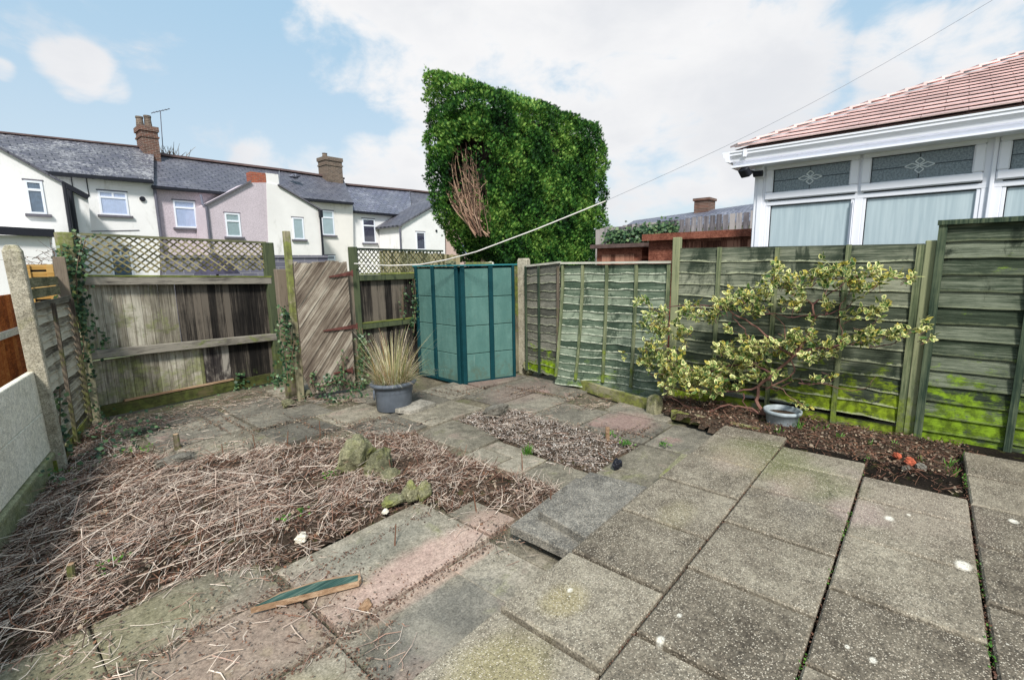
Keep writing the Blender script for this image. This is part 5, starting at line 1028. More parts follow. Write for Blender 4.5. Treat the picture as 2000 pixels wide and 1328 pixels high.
ivy('ivy', [([gp(625, 755, 6.1), gp(660, 742, 6.1), gp(700, 758, 6.1), gp(712, 720, 6.1), gp(712, 690, 6.1), gp(704, 640, 6.12)], 1, .05), ([gp(672, 740, 6.1), gp(668, 690, 6.1)], .3, .03), ([gp(615, 760, 6.1), gp(612, 730, 6.1)], .5, .03), ([G(600, 778), G(660, 782), G(720, 775)], .8, .06)], 560, .045, 'ivy spreading round the foot of the gate behind the pot', nrml=(0, -.7, .6))
ivy('ivy', [([gp(808, 545, 6.2), gp(812, 600, 6.2), gp(806, 650, 6.2)], 1, .035), ([gp(788, 560, 6.25), gp(790, 620, 6.25)], .4, .03)], 170, .04, 'thin ivy hanging on the dark fence left of the storage shed')
ivy('ivy', [([G(165, 868, .03), G(210, 850, .05), G(270, 845, .04), G(330, 832, .03)], 1, .09), ([G(120, 960, .05), G(200, 900, .06), G(250, 870, .06)], .7, .10)], 480, .045, 'ivy mat on the ground in the back left corner', nrml=(0, -.2, 1), stems_=False)
br = thing('bramble', lpt(upost+.9, 0, -.1), 'bare twiggy climber with a few leaves above the left corner', 'climber')
m = MB(); pts = []
for i in range(26):
    p = PP(random.uniform(60, 125), random.uniform(500, 540), LA2, LB2); P = [p.copy()]; dd = Vector((random.gauss(0, .5), random.gauss(0, .5), random.uniform(.2, 1)))
    for j in range(5): dd += Vector((random.gauss(0, .35), random.gauss(0, .35), random.gauss(-.1, .25))); p = p+dd.normalized()*.09; P.append(p.copy()); pts += [tuple(p)] if random.random() < .6 else []
    m.tube(P, [.004]*3+[.003, .002, .0015], 4)
m.build('twigs', M['straw_dark'], br); V, F = leaves(np.array(pts), .035, .02); lk('leaves', V, F, M['litter'], br)
# ================================================================== TERRACE (far left)
def z1(x, y): return (x/4, 200+y/4)
def zz2(x, y): return (450+x/4, 200+y/4)
def wallY(name, px, Y, th, mat, parent, base=True):
    P = [PY(x, y, Y) for x, y in px]; m = MB(); m.prism(P, (0, th, 0)); return m.build(name, mat, parent)
def roofq(name, px, Ys, mat, parent, th=.12):   # quad from pixels, each on its own depth
    P = [PY(x, y, Y) for (x, y), Y in zip(px, Ys)]; n = (P[1]-P[0]).cross(P[2]-P[0]).normalized(); n = -n if n.z > 0 else n
    m = MB(); m.prism(P, n*th); return m.build(name, mat, parent)
def bar(name, a, b, w_, h, mat, parent): m = MB(); m.beam(a, b, w_, h); return m.build(name, mat, parent)
def win(parent, Y, tl, br, mat_in='net', split=.3, cols=1, sill=True, fr=.06, plain_=False):
    a, b = PY(*tl, Y), PY(*br, Y); x0, x1, z0, z1_ = a.x, b.x, b.z, a.z; Yf = Y-.03
    m = MB(); m.box(x0, x1, Yf, Y-.002, z1_-fr, z1_); m.box(x0, x1, Yf, Y-.002, z0, z0+fr); m.box(x0, x0+fr, Yf, Y-.002, z0+fr, z1_-fr); m.box(x1-fr, x1, Yf, Y-.002, z0+fr, z1_-fr)
    zs = z1_-(z1_-z0)*split
    if split: m.box(x0+fr, x1-fr, Yf, Y-.002, zs-fr*.6, zs+fr*.6)
    if cols > 1:
        xm = (x0+x1)/2; m.box(xm-fr*.5, xm+fr*.5, Yf, Y-.002, zs+fr*.6 if split else z0+fr, z1_-fr)
    f = m.build('window', M['white_trim'], parent)
    m = MB(); m.add([(x0+fr*.5, Y-.014, z0+fr*.5), (x1-fr*.5, Y-.014, z0+fr*.5), (x1-fr*.5, Y-.014, z1_-fr*.5), (x0+fr*.5, Y-.014, z1_-fr*.5)], [(0, 1, 2, 3)]); m.build('pane', M['glass_far'], f)
    m = MB(); n = 22; V = []
    for i in range(n+1):
        x = x0+fr*.5+(x1-x0-fr)*i/n; yy = Y-.006+(.003 if i % 2 else 0); m.v += [(x, yy, z0+fr*.5), (x, yy, z1_-fr*.5)]
    for i in range(n): m.f.append((2*i, 2*i+2, 2*i+3, 2*i+1))
    m.build('curtain', M[mat_in], f)
    m = MB(); m.box(x0-.04, x1+.04, Y-.012, Y-.001, z1_, z1_+.05); m.build('lintel', M['sill'] if fr < .08 else M['sill'], f)
    if sill: m = MB(); m.box(x0-.1, x1+.1, Y-.10, Y-.001, z0-.09, z0-.005); m.build('sill', M['sill'], f)
    return f
def chim(parent, x0, x1, yt, yb, Y, mat, d=.6, cap=True, pots=()):
    a, b, c = PY(x0, yt, Y), PY(x1, yb, Y), PY(x0, yb, Y); m = MB(); x1_ = PY(x1, yt, Y).x
    m.box(a.x, x1_, Y, Y+d, b.z-.8, a.z)
    if cap: m.box(a.x-.04, x1_+.04, Y-.04, Y+d+.04, a.z-.48, a.z-.41); m.box(a.x-.05, x1_+.05, Y-.05, Y+d+.05, a.z-.2, a.z+.005)
    ch = m.build('chimney', mat, parent)
    for px, h in pots:
        p = PY(px, yt, Y); m = MB(); m.lathe((p.x, Y+d*.5, a.z), [(.16, 0), (.13, h*.8), (.15, h*.85), (.15, h), (.10, h), (.10, h*.7)], 12); m.build('chimney_pot', M['brick_ch2'], ch)
    return ch
Y1 = 24.5; YR = 27.8
h = thing('terraced_house', PY(220, 420, Y1)*1, 'white terraced house with tall brick chimney and old slates at the far left', 'house', 'terrace of houses'); h.location.z = 0
wallY('wall', [(-260, 302), (299, 352), (312, 470), (313, 600), (-260, 680)], Y1, .4, M['w_white'], h)
roofq('roof', [(-260, 308), (300, 354), (300, 291), (-260, 233)], [Y1-.25, Y1-.25, YR, YR], M['slate1'], h)
bar('ridge_tiles', PY(-260, 232.5, YR), PY(300, 290.5, YR), .3, .06, M['ridge'], h); bar('gutter', PY(88, 338, Y1-.3), PY(298, 355, Y1-.3), .12, .12, M['black'], h)
win(h, Y1, (190, 372), (253, 422), 'net', .26, 2); win(h, Y1, (212, 482), (262, 540), 'dark_int', .3, 2)
chim(h, 273, 306, 244, 302, YR-.7, M['brick_ch'], .9, pots=((279, .45), (295, .55)))
for xa, xb, ya, yb in ((138, 143, 346, 366), (169, 173, 346, 384)): m = MB(); a = PY(xa, ya, Y1-.012); b = PY(xb, yb, Y1-.012); m.box(a.x, b.x, Y1-.03, Y1-.001, b.z, a.z); m.build('timber_strip', M['black'], h)
a = PY(278, 389, Y1-.01); m = MB(); m.tube([a, a+Vector((0, -.05, 0))], .1, 14); m.build('vent', M['black'], h)
bar('wall_cable', PY(178, 452, Y1-.01), PY(272, 450, Y1-.01), .02, .03, M['sill'], h)
# its rear wing
YW = 21.8
wg = thing('house_wing', (PY(60, 400, YW).x, YW, 0), 'white gabled rear wing of the far left house, black pipes down its corner', 'house wing', 'rear wings of the terrace')
wallY('wall', [(-300, 384), (-90, 240), (0, 290), (120, 357), (137, 470), (140, 620), (-300, 700)], YW, 2.7, M['w_white'], wg)
roofq('roof', [(-92, 236), (122, 354), (60, 330), (-92, 236)], [YW-.12, YW-.12, Y1, Y1], M['slate2'], wg, .06)
m = MB(); m.beam(PY(-90, 239, YW-.05), PY(121, 356, YW-.05), .12, .05); m.build('verge', M['sill'], wg)
win(wg, YW, (46, 352), (92, 419), 'dark_int', .27)
a, b = PY(125, 360, YW-.08), PY(138, 470, YW-.08); m = MB(); m.tube([a, Vector((a.x, a.y, 0))], .055, 8); m.build('downpipe', M['black'], wg)
YW2 = 23.2; wallY('side_wall', [(120, 357), (172, 386), (181, 480), (184, 600), (140, 620)], YW2, 1.2, M['w_white'], wg)
m = MB(); m.beam(PY(118, 357, YW2-.08), PY(173, 386, YW2-.08), .14, .16); m.build('bargeboard', M['black'], wg)
a = PY(136, 372, YW2-.1); m = MB(); m.tube([a, Vector((a.x, a.y, 0))], .08, 8); m.build('downpipe', M['black'], wg)
YL = 19.8; lt = thing('lean_to', (PY(50, 480, YL).x, YL, 0), 'low white lean-to with a dark fascia in front of the far left house', 'outbuilding')
wallY('wall', [(-200, 455), (102, 462), (103, 600), (-200, 640)], YL, 1.9, M['w_white'], lt)
m = MB(); m.beam(PY(-200, 440, YL-.1), PY(106, 456, YL-.1), .25, .22); m.build('fascia', M['black'], lt)
a = PY(68, 479, YL-.02); m = MB(); m.lathe((0, 0, 0), [(0, 0), (.17, .01), (.2, .0)], 20); o = m.build('wall_plate', M['post_dark'], lt, loc=(a.x, a.y, a.z)); o.rotation_euler.x = math.pi/2
# pink / cream pair
h = thing('terraced_house', (PY(420, 420, Y1).x, Y1, 0), 'pinkish pebbledash terraced house second from the left under a dark slate roof', 'house', 'terrace of houses')
wallY('wall', [(300, 362), (540, 382), (548, 600), (313, 600)], Y1+.1, .4, M['w_pink'], h)
roofq('roof', [(297, 364), (545, 385), (545, 333), (301, 302)], [Y1-.15, Y1-.15, YR+.1, YR+.1], M['slate2'], h)
bar('ridge_tiles', PY(301, 301, YR), PY(545, 331.5, YR), .28, .1, M['ridge'], h); bar('gutter', PY(296, 365, Y1-.2), PY(450, 379, Y1-.2), .11, .11, M['black'], h)
win(h, Y1+.1, (337, 391), (386, 446), 'net', .26)
a = PY(302, 368, Y1-.05); m = MB(); m.tube([a, Vector((a.x, a.y, 0))], .06, 8); m.build('downpipe', M['grey_pipe'], h)
YG = 23.2
wg = thing('house_wing', (PY(460, 420, YG).x, YG, 0), 'pinkish left half of the paired gabled wing with a red chimney', 'house wing', 'rear wings of the terrace')
wallY('wall', [(402, 401), (485, 357), (520, 357), (529, 600), (412, 600)], YG, 1.35, M['w_pink'], wg)
m = MB(); m.beam(PY(400, 401, YG-.05), PY(490, 354, YG-.05), .12, .06); m.build('verge', M['sill'], wg)
win(wg, YG, (438, 416), (472, 463), 'blind', .33); chim(wg, 489, 518, 335, 362, YG+.05, M['brick_rd'], .5, cap=False)
a = PY(403, 404, YG-.06); m = MB(); m.tube([PY(392, 382, YG+.9), PY(396, 400, YG+.3), a, Vector((a.x, a.y, 0))], .05, 8); m.build('downpipe', M['grey_pipe'], wg)
h = thing('terraced_house', (PY(650, 420, Y1).x, Y1, 0), 'cream rendered terraced house with brown brick chimney in the middle of the row', 'house', 'terrace of houses')
wallY('wall', [(541, 382), (689, 396), (692, 600), (549, 600)], Y1+.1, .4, M['w_cream'], h)
roofq('roof', [(546, 385), (690, 397), (671, 351), (546, 333)], [Y1-.15, Y1-.15, YR+.1, YR+.1], M['slate2'], h)
bar('ridge_tiles', PY(546, 331.5, YR), PY(671, 349.5, YR), .28, .1, M['ridge'], h); bar('gutter', PY(580, 388, Y1-.2), PY(690, 398, Y1-.2), .11, .11, M['black'], h)
win(h, Y1+.1, (626, 411), (654, 460), 'blind', .28); win(h, Y1+.1, (631, 499), (657, 540), 'dark_int', .2)
chim(h, 635, 667, 305, 356, YR-.6, M['brick_ch2'], .9, pots=((642, .25),))
a = PY(576, 347, Y1+1.7); rock('roof_vent', a, .3, .3, .12, M['slate3'], 'x', seed=2) ; o = COL.objects[-1] if False else bpy.data.objects['roof_vent']; del o['label'], o['category']; o.parent = h; o.location = a-Vector(h.location)
wg = thing('house_wing', (PY(570, 420, YG).x, YG, 0), 'stained white right half of the paired gabled wing with a white chimney', 'house wing', 'rear wings of the terrace')
wallY('wall', [(520, 357), (545, 362), (626, 411), (631, 600), (529, 600)], YG-.02, 1.35, M['w_stain'], wg)
m = MB(); m.beam(PY(543, 361, YG-.07), PY(628, 411, YG-.07), .12, .06); m.build('verge', M['sill'], wg)
win(wg, YG-.02, (570, 425), (595, 468), 'blind', 0); chim(wg, 519, 543, 338, 364, YG+.05, M['w_stain'], .5, cap=False)
a = PY(625, 413, YG-.1); m = MB(); m.tube([a, Vector((a.x, a.y, 0))], .055, 8); m.beam(a+Vector((0, -.05, .05)), a+Vector((0, -.05, -.3)), .18, .14, up=(1, 0, 0)); m.build('downpipe', M['black'], wg)
# pale roofed white house and its neighbour
Y4 = 24.9
h = thing('terraced_house', (PY(740, 430, Y4).x, Y4, 0), 'bright white terraced house with pale slates left of the big conifer', 'house', 'terrace of houses')
wallY('wall', [(688, 411), (805, 421), (808, 600), (692, 600)], Y4, .4, M['w_white'], h)
roofq('roof', [(688, 413), (806, 422), (800, 373), (671, 361)], [Y4-.15, Y4-.15, YR+.2, YR+.2], M['slate3'], h)
bar('ridge_tiles', PY(671, 360, YR+.1), PY(800, 372, YR+.1), .28, .1, M['ridge'], h); bar('gutter', PY(689, 413.5, Y4-.2), PY(800, 422.5, Y4-.2), .11, .11, M['black'], h)
win(h, Y4, (707, 427), (734, 475), 'drape', .28)
h = thing('terraced_house', (PY(840, 430, Y4).x, Y4, 0), 'far end house of the terrace, mostly hidden behind the conifer', 'house', 'terrace of houses')
wallY('wall', [(806, 421), (960, 433), (960, 600), (809, 600)], Y4+.02, .4, M['w_peach'], h)
roofq('roof', [(807, 422), (965, 436), (955, 390), (801, 373)], [Y4-.1, Y4-.1, YR+.3, YR+.3], M['slate2'], h)
bar('ridge_tiles', PY(801, 372, YR+.2), PY(955, 389, YR+.2), .28, .1, M['ridge'], h)
YE = 22.6
wg = thing('house_wing', (PY(830, 440, YE).x, YE, 0), 'white wing with a mono pitch slate roof just left of the conifer', 'house wing', 'rear wings of the terrace')
wallY('wall', [(785, 440), (862, 396), (868, 393), (871, 600), (787, 600)], YE, 2.2, M['w_white'], wg)
P = [PY(781, 443, YE-.15), PY(866, 391, YE-.15)]; P += [P[1]+Vector((0, 2.5, 0)), P[0]+Vector((0, 2.5, 0))]; m = MB(); m.prism(P, (0, 0, .1)); m.build('roof', M['slate2'], wg)
win(wg, YE, (812, 453), (831, 488), 'drape', 0, sill=False); a = PY(852, 451, YE-.01); m = MB(); m.tube([a, a+Vector((0, -.04, 0))], .07, 10); m.build('vent', M['black'], wg)
a = PY(781, 446, YE-.08); m = MB(); m.tube([a, Vector((a.x, a.y, 0))], .05, 8); m.build('downpipe', M['grey_pipe'], wg)
o = thing('outbuilding', (PY(890, 470, 22.9).x, 22.9, 0), 'peach rendered lean-to with a small window beside the foot of the conifer', 'outbuilding')
wallY('wall', [(871, 438), (884, 442), (926, 505), (926, 600), (872, 600)], 22.9, 1.5, M['w_peach'], o); win(o, 22.9, (896, 477), (914, 500), 'net', 0, sill=False)
# yard wall and garden odds seen through the lattice
yw = 14.5; w0, w1 = PY(318, 505, yw), PY(640, 505, yw); m = MB(); m.box(w0.x, w1.x, yw, yw+.22, -.1, w1.z+.02); m.box(w0.x-.02, w1.x, yw-.03, yw+.25, w1.z+.022, w1.z+.10); o = m.build('yard_wall', M['wallgrey'], None, ((w0.x+w1.x)/2, yw, 0)); tag(o, 'grey block yard wall seen through the lattice behind the gate', 'wall')
ps = PY(420, 495, 13.2); m = MB(); m.lathe((ps.x, 13.2, 0), [(.5, ps.z-.5), (.3, ps.z-.2), (0, ps.z)], 12); m.tube([(ps.x, 13.2, 0), (ps.x, 13.2, ps.z)], .03, 6); o = m.build('covered_parasol', M['drape'], None, (ps.x, 13.2, 0)); tag(o, 'dark purple garden parasol behind the lattice, left of the yard wall', 'parasol')
# aerial and bare tree
a = PY(312, 250, YR-.3); ar = thing('tv_aerial', PY(318, 300, YR-.3), 'thin television aerial beside the tall brick chimney', 'aerial')
m = MB(); m.tube([PY(319, 302, YR-.3), PY(313, 217, YR-.3)], .018, 5); m.build('mast', M['grey_pipe'], ar); m = MB(); q = PY(313, 219, YR-.3); m.tube([q+Vector((-.35, 0, -.12)), q+Vector((.4, 0, .22))], .015, 4)
for i in range(6): c = q+Vector((-.3+.12*i, 0, -.1+.055*i)); m.tube([c+Vector((0, -.2, 0)), c+Vector((0, .2, 0))], .01, 4)
m.build('elements', M['grey_pipe'], ar)
bt = thing('bare_tree', (PY(332, 300, 33).x, 33, 0), 'bare twiggy tree top showing behind the roof right of the tall chimney', 'tree')
p = PY(332, 330, 33); m = MB(); m.tube([(p.x, 33, 0), (p.x, 33, p.z)], [.3, .12], 8)
for i in range(70):
    q = p+Vector((random.gauss(0, .3), random.gauss(0, .3), 0)); P = [q.copy()]; d = Vector((random.gauss(0, .4), random.gauss(0, .4), random.uniform(.6, 1.2)))
    for j in range(4): q = q+d*random.uniform(.16, .34); d += Vector((random.gauss(0, .2), random.gauss(0, .2), .05)); P.append(q.copy())
    m.tube(P, [.03, .025, .02, .014, .008], 3)
m.build('trunk_and_twigs', M['post_rough'], bt)
# ================================================================== RIGHT BACKGROUND
FX = 12.; px = lambda x, y, X_: PX(x, y, X_)
pf = thing('pale_fence', (FX, px(1320, 460, FX).y, 0), 'weathered grey upright pale fence behind the brown sheds, gapped at the right', 'fence')
m = MB(); yb_, ya_ = px(1165, 450, FX).y, px(1520, 420, FX).y; y = ya_
zA_, zB_ = px(1470, 413, FX), px(1180, 446, FX)
while y < yb_:
    t = (y-zA_.y)/(zB_.y-zA_.y); zt_ = zA_.z+(zB_.z-zA_.z)*t+random.uniform(-.02, .02); m.box(FX, FX+.02, y, y+(.135 if t > .45 else .115), 0, zt_); y += .14 if t > .45 else .15
m.build('pales', M['pale_fence'], pf)
m = MB(); m.box(FX+.021, FX+.06, ya_, yb_, zA_.z-.30, zA_.z-.22); m.build('rail', M['pale_fence'], pf)
P1_, P2_, P3_ = px(1185, 462, FX-.1), px(1250, 452, FX-.1), px(1318, 438, FX-.1)
ivy('ivy', [([P1_, P2_, P3_], 1, .10), ([P1_-Vector((0, 0, .15)), P2_-Vector((0, 0, .1)), P3_-Vector((0, 0, .12))], 1.4, .10)], 900, .10, 'pale green ivy sprawling along the grey fence above the small brown shed', nrml=(-1, -.3, .5))
# big brown shed
SX1 = 9.; a, b = px(1268, 466, SX1), px(1520, 436, SX1); bs_ = thing('timber_shed', (SX1+.8, (a.y+b.y)/2, 0), 'larger red brown timber shed with a flat sloping roof beside the conservatory', 'shed')
m = MB(); zt_ = a.z; n = 14
for i in range(n): m.box(SX1-.012-.000*i, SX1+.01, px(1340, 470, SX1).y, a.y, .0+zt_*i/n+.003, zt_*(i+1)/n)
m.build('plank_wall', M['brown_shed_h'], bs_)
m = MB(); y = b.y
while y < px(1341, 470, SX1).y-.01: m.box(SX1-.014, SX1+.01, y+.002, min(y+.11, px(1341, 470, SX1).y-.005), 0, zt_-.10); y += .113
m.build('door', M['brown_shed'], bs_)
m = MB(); m.box(SX1+.012, SX1+1.6, b.y, a.y, 0, zt_); m.build('side_wall', M['brown_shed'], bs_)
m = MB(); q = a.y+.08; m.prism([(SX1-.12, b.y, zt_-.02), (SX1-.12, q, zt_-.02), (SX1-.12, q, zt_+.07), (SX1-.12, b.y, zt_+.07)], (1.8, 0, 0)); m.build('roof', M['shed_felt'], bs_); m = MB(); m.box(SX1-.15, SX1-.122, b.y, q, zt_-.05, zt_+.075); m.build('fascia', M['brown_shed_h'], bs_)
# small brown shed
SX2 = 9.4; a, b = px(1166, 484, SX2), px(1254, 478, SX2); ss = thing('timber_shed', (SX2+.5, (a.y+b.y)/2, 0), 'small dark brown garden cupboard with felt roof beneath the ivy covered fence', 'shed')
m = MB(); y = b.y+.16
while y < a.y-.15: m.box(SX2-.02, SX2-.003, y+.002, y+.108, 0, a.z-.16); y += .112
m.build('door', M['brown_shed'], ss); m = MB(); m.box(SX2, SX2+1., b.y, a.y, 0, a.z-.02); m.build('wall', M['brown_shed_h'], ss)
m = MB(); m.box(SX2-.16, SX2+1.1, b.y-.12, a.y+.08, a.z-.02, a.z+.06); m.build('roof', M['shed_felt'], ss)
# distant house on the right
HX = 26.; a, b = px(1212, 442, HX), px(1520, 398, HX); dh = thing('distant_house', (HX, (a.y+b.y)/2, 0), 'long low grey roofed house far off to the right with one brick chimney', 'house')
m = MB(); e0, e1 = px(1205, 452, HX-3), px(1560, 425, HX-3); r0_, r1_ = px(1238, 431, HX), px(1560, 386, HX); m.prism([e0, e1, r1_, r0_], (0, 0, -.15)); m.build('roof', M['slate3'], dh)
m = MB(); m.prism([Vector((HX-2.6, e0.y-.4, 0)), Vector((HX-2.6, e1.y, 0)), Vector((HX-2.6, e1.y, e1.z)), Vector((HX-2.6, e0.y-.4, e0.z-.1))], (4, 0, 0)); m.build('wall', M['w_cream'], dh)
m = MB(); c0_, c1_ = px(1356, 393, HX-.5), px(1384, 393, HX-.5); m.box(HX-.5, HX+.5, c1_.y, c0_.y, c0_.z-1.6, c0_.z); m.box(HX-.56, HX+.56, c1_.y-.06, c0_.y+.06, c0_.z+.001, c0_.z+.12); m.build('chimney', M['brick_ch'], dh)
# ================================================================== CONSERVATORY
CX = 6.6; cx = lambda x, y, d=0.: PX(x, y, CX+d)
yc = cx(1493, 440).y+.0; yl = cx(1470, 440).y; Yend = -3.6
cs = thing('conservatory', (CX+1.5, -1, 0), 'white framed conservatory with a rosy tiled roof behind the right fence', 'conservatory')
g1 = [cx(1513, 337), cx(1657, 375)]; g2 = [cx(1705, 305), cx(1897, 340)]; l1 = [cx(1500, 403), cx(1664, 440)]; l2 = [cx(1686, 384), cx(1906, 440)]; l3 = cx(1958, 358)
zgt, zgb, zlt = (g1[0].z+g2[0].z)/2, cx(1512, 377).z, l1[0].z
zTop = zgt+.16
y_ = dict(a=g1[0].y, b=g1[1].y, c=g2[0].y, d=g2[1].y, e=l3.y)
def fbox(name, y0, y1, z0, z1, d=.0, t=.06, mat='white_pvc', parent=cs, bev=.006): m = MB(); m.box(CX-d, CX-d+t, min(y0, y1), max(y0, y1), z0, z1); return m.build(name, M[mat], parent, bev=bev)
# sill wall and main frame members
fbox('dwarf_wall', yl, Yend, 0, .75, -.01, .2, 'w_cream')
fbox('corner_post', yl, yc+.0, .75, zTop, .03, .12)
m = MB(); m.box(CX-.045, CX-.031, yc+.035, yl-.04, .75, zTop); m.build('post_rib', M['white_pvc'], cs, bev=.004)
l1a, l1b, l2a, l2b = l1[0].y, l1[1].y, l2[0].y, l2[1].y
W3 = l2a-l2b; mull = l2b-y_['e']
wins = [(l1a, l1b), (l2a, l2b), (y_['e'], y_['e']-W3), (y_['e']-W3-.09, y_['e']-2*W3-.09)]
def motif(m, md, cy, cz, s, o):
    """leaded flower: four diamond petals"""
    for dy, dz in ((0, 1), (0, -1), (1, 0), (-1, 0)):
        c = Vector((o, cy+dy*s*1.05, cz+dz*s*.72)); w_, h = (.62*s, .58*s) if dy == 0 else (.98*s, .42*s)
        P = [c+Vector((0, w_, 0)), c+Vector((0, 0, h)), c+Vector((0, -w_, 0)), c+Vector((0, 0, -h)), c+Vector((0, w_, 0))]
        for i in range(4): m.tube([P[i], P[i+1]], .0065, 5)
zm0, zm1 = zgb-.055, zgb-.115
for i, (a, b) in enumerate(wins):
    f = None
    # lower light
    m = MB(); fr = .03
    m.box(CX-.012, CX+.05, b, a, .76, .82); m.box(CX-.012, CX+.05, b, b+fr, .82, zlt); m.box(CX-.012, CX+.05, a-fr, a, .82, zlt)
    fl = m.build('window', M['white_pvc'], cs, bev=.004)
    m = MB(); m.box(CX+.01, CX+.018, b+.02, a-.02, .80, zlt+.01); m.build('pane', M['frost'], fl)
    m = MB(); m.box(CX+.002, CX+.009, b+.029, a-.029, zlt-.012, zlt-.002); m.box(CX+.002, CX+.009, a-.04, a-.030, .82, zlt-.012); m.build('seal', M['seam'], fl)
    # top opener sash, standing proud
    ga, gb = (y_['a'], y_['b']) if i == 0 else ((y_['c'], y_['d']) if i == 1 else (a-.03, b+.03))
    sa, sb = ga+.085, gb-.085; m = MB()
    for (p, q, r_, s_) in ((sb, sa, zgt, zgt+.085), (sb, sa, zgb-.085, zgb), (sb, gb, zgb, zgt), (ga, sa, zgb, zgt)): m.box(CX-.05, CX+.02, p, q, r_, s_)
    sh_ = m.build('opener_sash', M['white_pvc'], cs, bev=.012)
    m = MB(); m.box(CX-.018, CX-.010, gb-.01, ga+.01, zgb-.01, zgt+.01); m.build('pane', M['texglass'], sh_)
    m = MB(); gcy, gcz = (ga+gb)/2, (zgb+zgt)/2+.0; motif(m, None, gcy, gcz+.0, .058, CX-.022); m.build('leaded_flower', M['lead'], sh_)
    m = MB(); o = CX-.020; m.tube([(o, ga, gcz), (o, gcy+.10, gcz)], .0035, 4); m.tube([(o, gcy-.10, gcz), (o, gb, gcz)], .0035, 4); m.tube([(o, gcy, zgb), (o, gcy, gcz-.07)], .0035, 4); m.tube([(o, gcy, gcz+.07), (o, gcy, zgt)], .0035, 4); m.build('leading', M['came'], sh_)
    m = MB(); m.box(CX-.03, CX-.012, gb, ga, zgt-.007, zgt); m.box(CX-.03, CX-.012, ga-.007, ga, zgb, zgt-.007); m.build('gasket', M['seam'], sh_)
m = MB(); m.box(CX-.02, CX+.055, Yend, yl-.02, zlt, zgb-.10); m.box(CX-.02, CX+.055, Yend, yl-.02, zgt+.10, zTop+.1)
edges = [(yc, wins[0][0]), (wins[0][1], wins[1][0]), (wins[1][1], wins[2][0]), (wins[2][1], wins[3][0]), (wins[3][1], Yend)]
for a, b in edges: m.box(CX-.018, CX+.052, b, a, .76, zgt+.1-.001)
m.build('frame', M['white_pvc'], cs, bev=.005)
m = MB(); a, b = wins[1][1], wins[2][0]; m.box(CX-.045, CX-.019, b+.06, a-.05, .76, zTop); m.box(CX-.045, CX-.019, wins[0][1]-.0, wins[0][1]+.012, .76, zlt-.02); m.build('mullion_cover', M['white_pvc'], cs, bev=.006)
m = MB(); m.box(CX+.2, CX+.22, Yend, yl-.1, 0, zTop); m.build('inner_blind', M['blind'], cs)
m = MB(); m.box(CX+.0, CX+3.2, yl-.12, yl-.04, 0, zTop); m.build('side_wall', M['white_pvc'], cs); m = MB(); m.box(CX+3.0, CX+3.2, Yend, yl-.13, 0, zTop); m.build('back_wall', M['w_cream'], cs)
# eaves, gutter
GX = CX-.32; ge = PX(1425, 300, GX); gY = ge.y; zE = PX(1430, 298, GX).z; zE2 = PX(2000, 204, GX).z; zG = (zE+zE2)/2
m = MB(); m.box(GX+.02, CX+.0, Yend, gY-.02, zG-.19, zG-.17); m.build('soffit', M['white_pvc'], cs)
print('zG',zG,'zTop',zTop)
m = MB(); m.box(CX-.06, CX-.021, Yend, yl+.02, zTop-.02, zG-.17) if zG-.17 > zTop else m.box(CX-.06, CX-.021, Yend, yl+.02, zTop-.02, zTop); m.build('eaves_board', M['white_pvc'], cs)
prof = [(0, .0), (-.085, .0), (-.085, -.018), (-.075, -.022), (-.075, -.05), (-.045, -.085), (-.04, -.115), (0, -.125)]
def gutterrun(p0, p1, nrm_, name='gutter'):
    m = MB(); n = len(prof); k = 0
    for p, e in ((p0, 1), (p1, 1)):
        for o, z in prof: m.v.append((p[0]-nrm_[0]*o, p[1]-nrm_[1]*o, zG+z))
    for j in range(n): m.f.append((j, (j+1) % n, (j+1) % n+n, j+n))
    m.f.append(tuple(range(n))[::-1]); m.f.append(tuple(range(n, 2*n))); return m.build(name, M['white_pvc'], cs)
gutterrun((GX+.085, gY), (GX+.085, Yend), (-1, 0)); gutterrun((GX+.0, gY-.0), (GX+3.6, gY-.0), (0, 1))
m = MB(); m.box(GX+.085, GX+.10, Yend, gY-.02, zG-.16, zG-.01); m.build('fascia', M['white_pvc'], cs)
for yy in (cx(1455, 290, -.32).y,): m = MB(); m.box(GX-.008, GX+.02, yy-.02, yy+.02, zG-.085, zG+.004); m.build('gutter_bracket', M['white_pvc'], cs, bev=.004)
# tiled hipped roof: pitch found from the hip line in the view
ex, ey, ez = GX+.03, gY-.05, zG+.015
best = None
for i in range(200):
    pm = .15+i*.005; tq = None
    d = ray(2000, 108); # hip point: (ex+t, ey-t, ez+pm t)
    for j in range(400):
        t = j*.012; v = Vector((ex+t, ey-t, ez+pm*t))-O; c = Vector((v.dot(rt), v.dot(dn), v.dot(fw))); X_, Y_ = 1000+FPX*c.x/c.z, 664+FPX*c.y/c.z
        if X_ >= 2000:
            e = abs(Y_-108)
            if best is None or e < best[0]: best = (e, pm, t)
            break
pm = best[1]; print('roof pitch', pm, best)
m = MB(); rowd = .17; nrow = 24; sn = Vector((-pm, 0, 1)).normalized()
for i in range(nrow):
    t0, t1 = i*rowd, (i+1)*rowd*1.0+.03; yl0 = ey; off = (i % 2)*.17; y = ey-off
    lim = [(ex, ey), (ex+5, ey-5), (ex+5, Yend-3), (ex, Yend-3)]
    y = ey+.34-off; 
    while y > Yend-.5:
        pl = clip([(ex+t0, y-.335), (ex+t1, y-.335), (ex+t1, y), (ex+t0, y)], [(ex, ey), (ex, Yend-3), (ex+5, Yend-3), (ex+5, ey-5)][::1])
        y -= .34
        if len(pl) < 3: continue
        P = []
        for a, b in pl:
            lift = .030*(1-(a-ex-t0)/(t1-t0)); P.append(Vector((a, b, ez+pm*(a-ex)))+sn*(.012+lift))
        m.prism(P, -sn*.014)
m.build('roof_tiles', M['roof_tile'], cs)
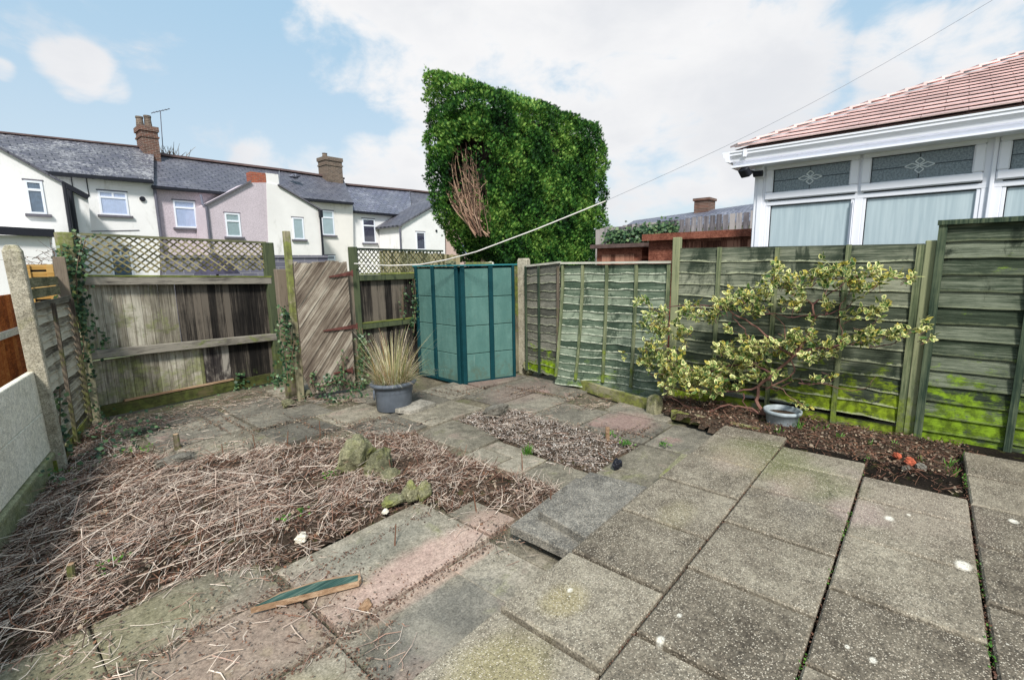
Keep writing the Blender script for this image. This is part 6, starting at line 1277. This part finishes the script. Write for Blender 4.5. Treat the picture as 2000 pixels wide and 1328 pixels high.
m = MB(); m.add([(ex, ey, ez), (ex+4, ey-4, ez+pm*4), (ex+4, Yend, ez+pm*4), (ex, Yend, ez)], [(0, 1, 2, 3)]); m.add([(ex, ey+.0, ez), (ex+4, ey-4, ez+pm*4), (ex+7, ey-4, ez+pm*4), (ex+7, ey, ez)], [(3, 2, 1, 0)]); m.build('roof_deck', M['ridge'], cs)
m = MB(); t = 0
hd = Vector((1, -1, pm)).normalized(); hu = Vector((-pm, pm, 2)).normalized()
hu = (hu-hd*hu.dot(hd)).normalized()
while t < 5.0:
    a = Vector((ex+t, ey-t, ez+pm*t)); b = a+hd*.27
    m.beam(a+hu*.055, b+hu*.035, .17, .018, up=hu); t += .235/math.sqrt(2+pm*pm)*1.0
m.build('hip_tiles', M['roof_tile'], cs)
# security light on the corner
q = PX(1483, 332, CX-.12); sl = thing('security_light', (q.x, q.y, q.z-.05), 'black floodlight on a white box under the corner of the conservatory eaves', 'floodlight')
m = MB(); m.box(q.x-.02, q.x+.09, q.y-.05, q.y+.05, q.z-.09, q.z+.09); m.build('mount_box', M['white_pvc'], sl, bev=.01)
q2 = PX(1455, 337, CX-.25); m = MB(); dd = Vector((-.6, .35, -.55)).normalized(); m.beam(q2-dd*.035, q2+dd*.035, .13, .11, up=(0, 0, 1)); m.build('lamp_head', M['black'], sl, bev=.012)
m = MB(); m.tube([q2-dd*.03, Vector((q.x-.05, q.y+.03, q.z-.03)), Vector((q.x-.02, q.y, q.z-.03))], .014, 6); rr = Vector((q.x-.04, q.y-.0, q.z-.05)); m.tube([rr+Vector((0, -.05, 0)), rr+Vector((0, .05, 0))], .035, 8); m.build('bracket', M['black'], sl)
# ================================================================== LINES
cl_ = thing('clothes_line', PY(692, 518, 6.18), 'white clothes line rising from the fence post past the conifer, turning to thin wire', 'clothes line')
m = MB(); A_ = PY(692, 515, 6.18)
def at(x, y, dep): d = ray(x, y); return O+d*dep
P = [A_, at(760, 519, 7.2), at(820, 517, 7.0), at(870, 508, 6.8), at(930, 492, 6.6), at(1050, 447, 6.4), at(1183, 393, 6.2)]
m.tube(P, .0085, 6); m.build('rope', M['rope'], cl_)
m = MB(); P = [at(1183, 393, 6.2)]+[at(1183+(1960-1183)*t, 393-(393+12)*t+34*math.sin(math.pi*t)*.55, 6.2-1.2*t) for t in (.1, .2, .3, .4, .5, .6, .7, .8, .9, 1, 1.1)]
m.tube(P, .0024, 5); m.build('wire', M['wire'], cl_)
S.cycles.max_bounces = 6; S.cycles.transparent_max_bounces = 12
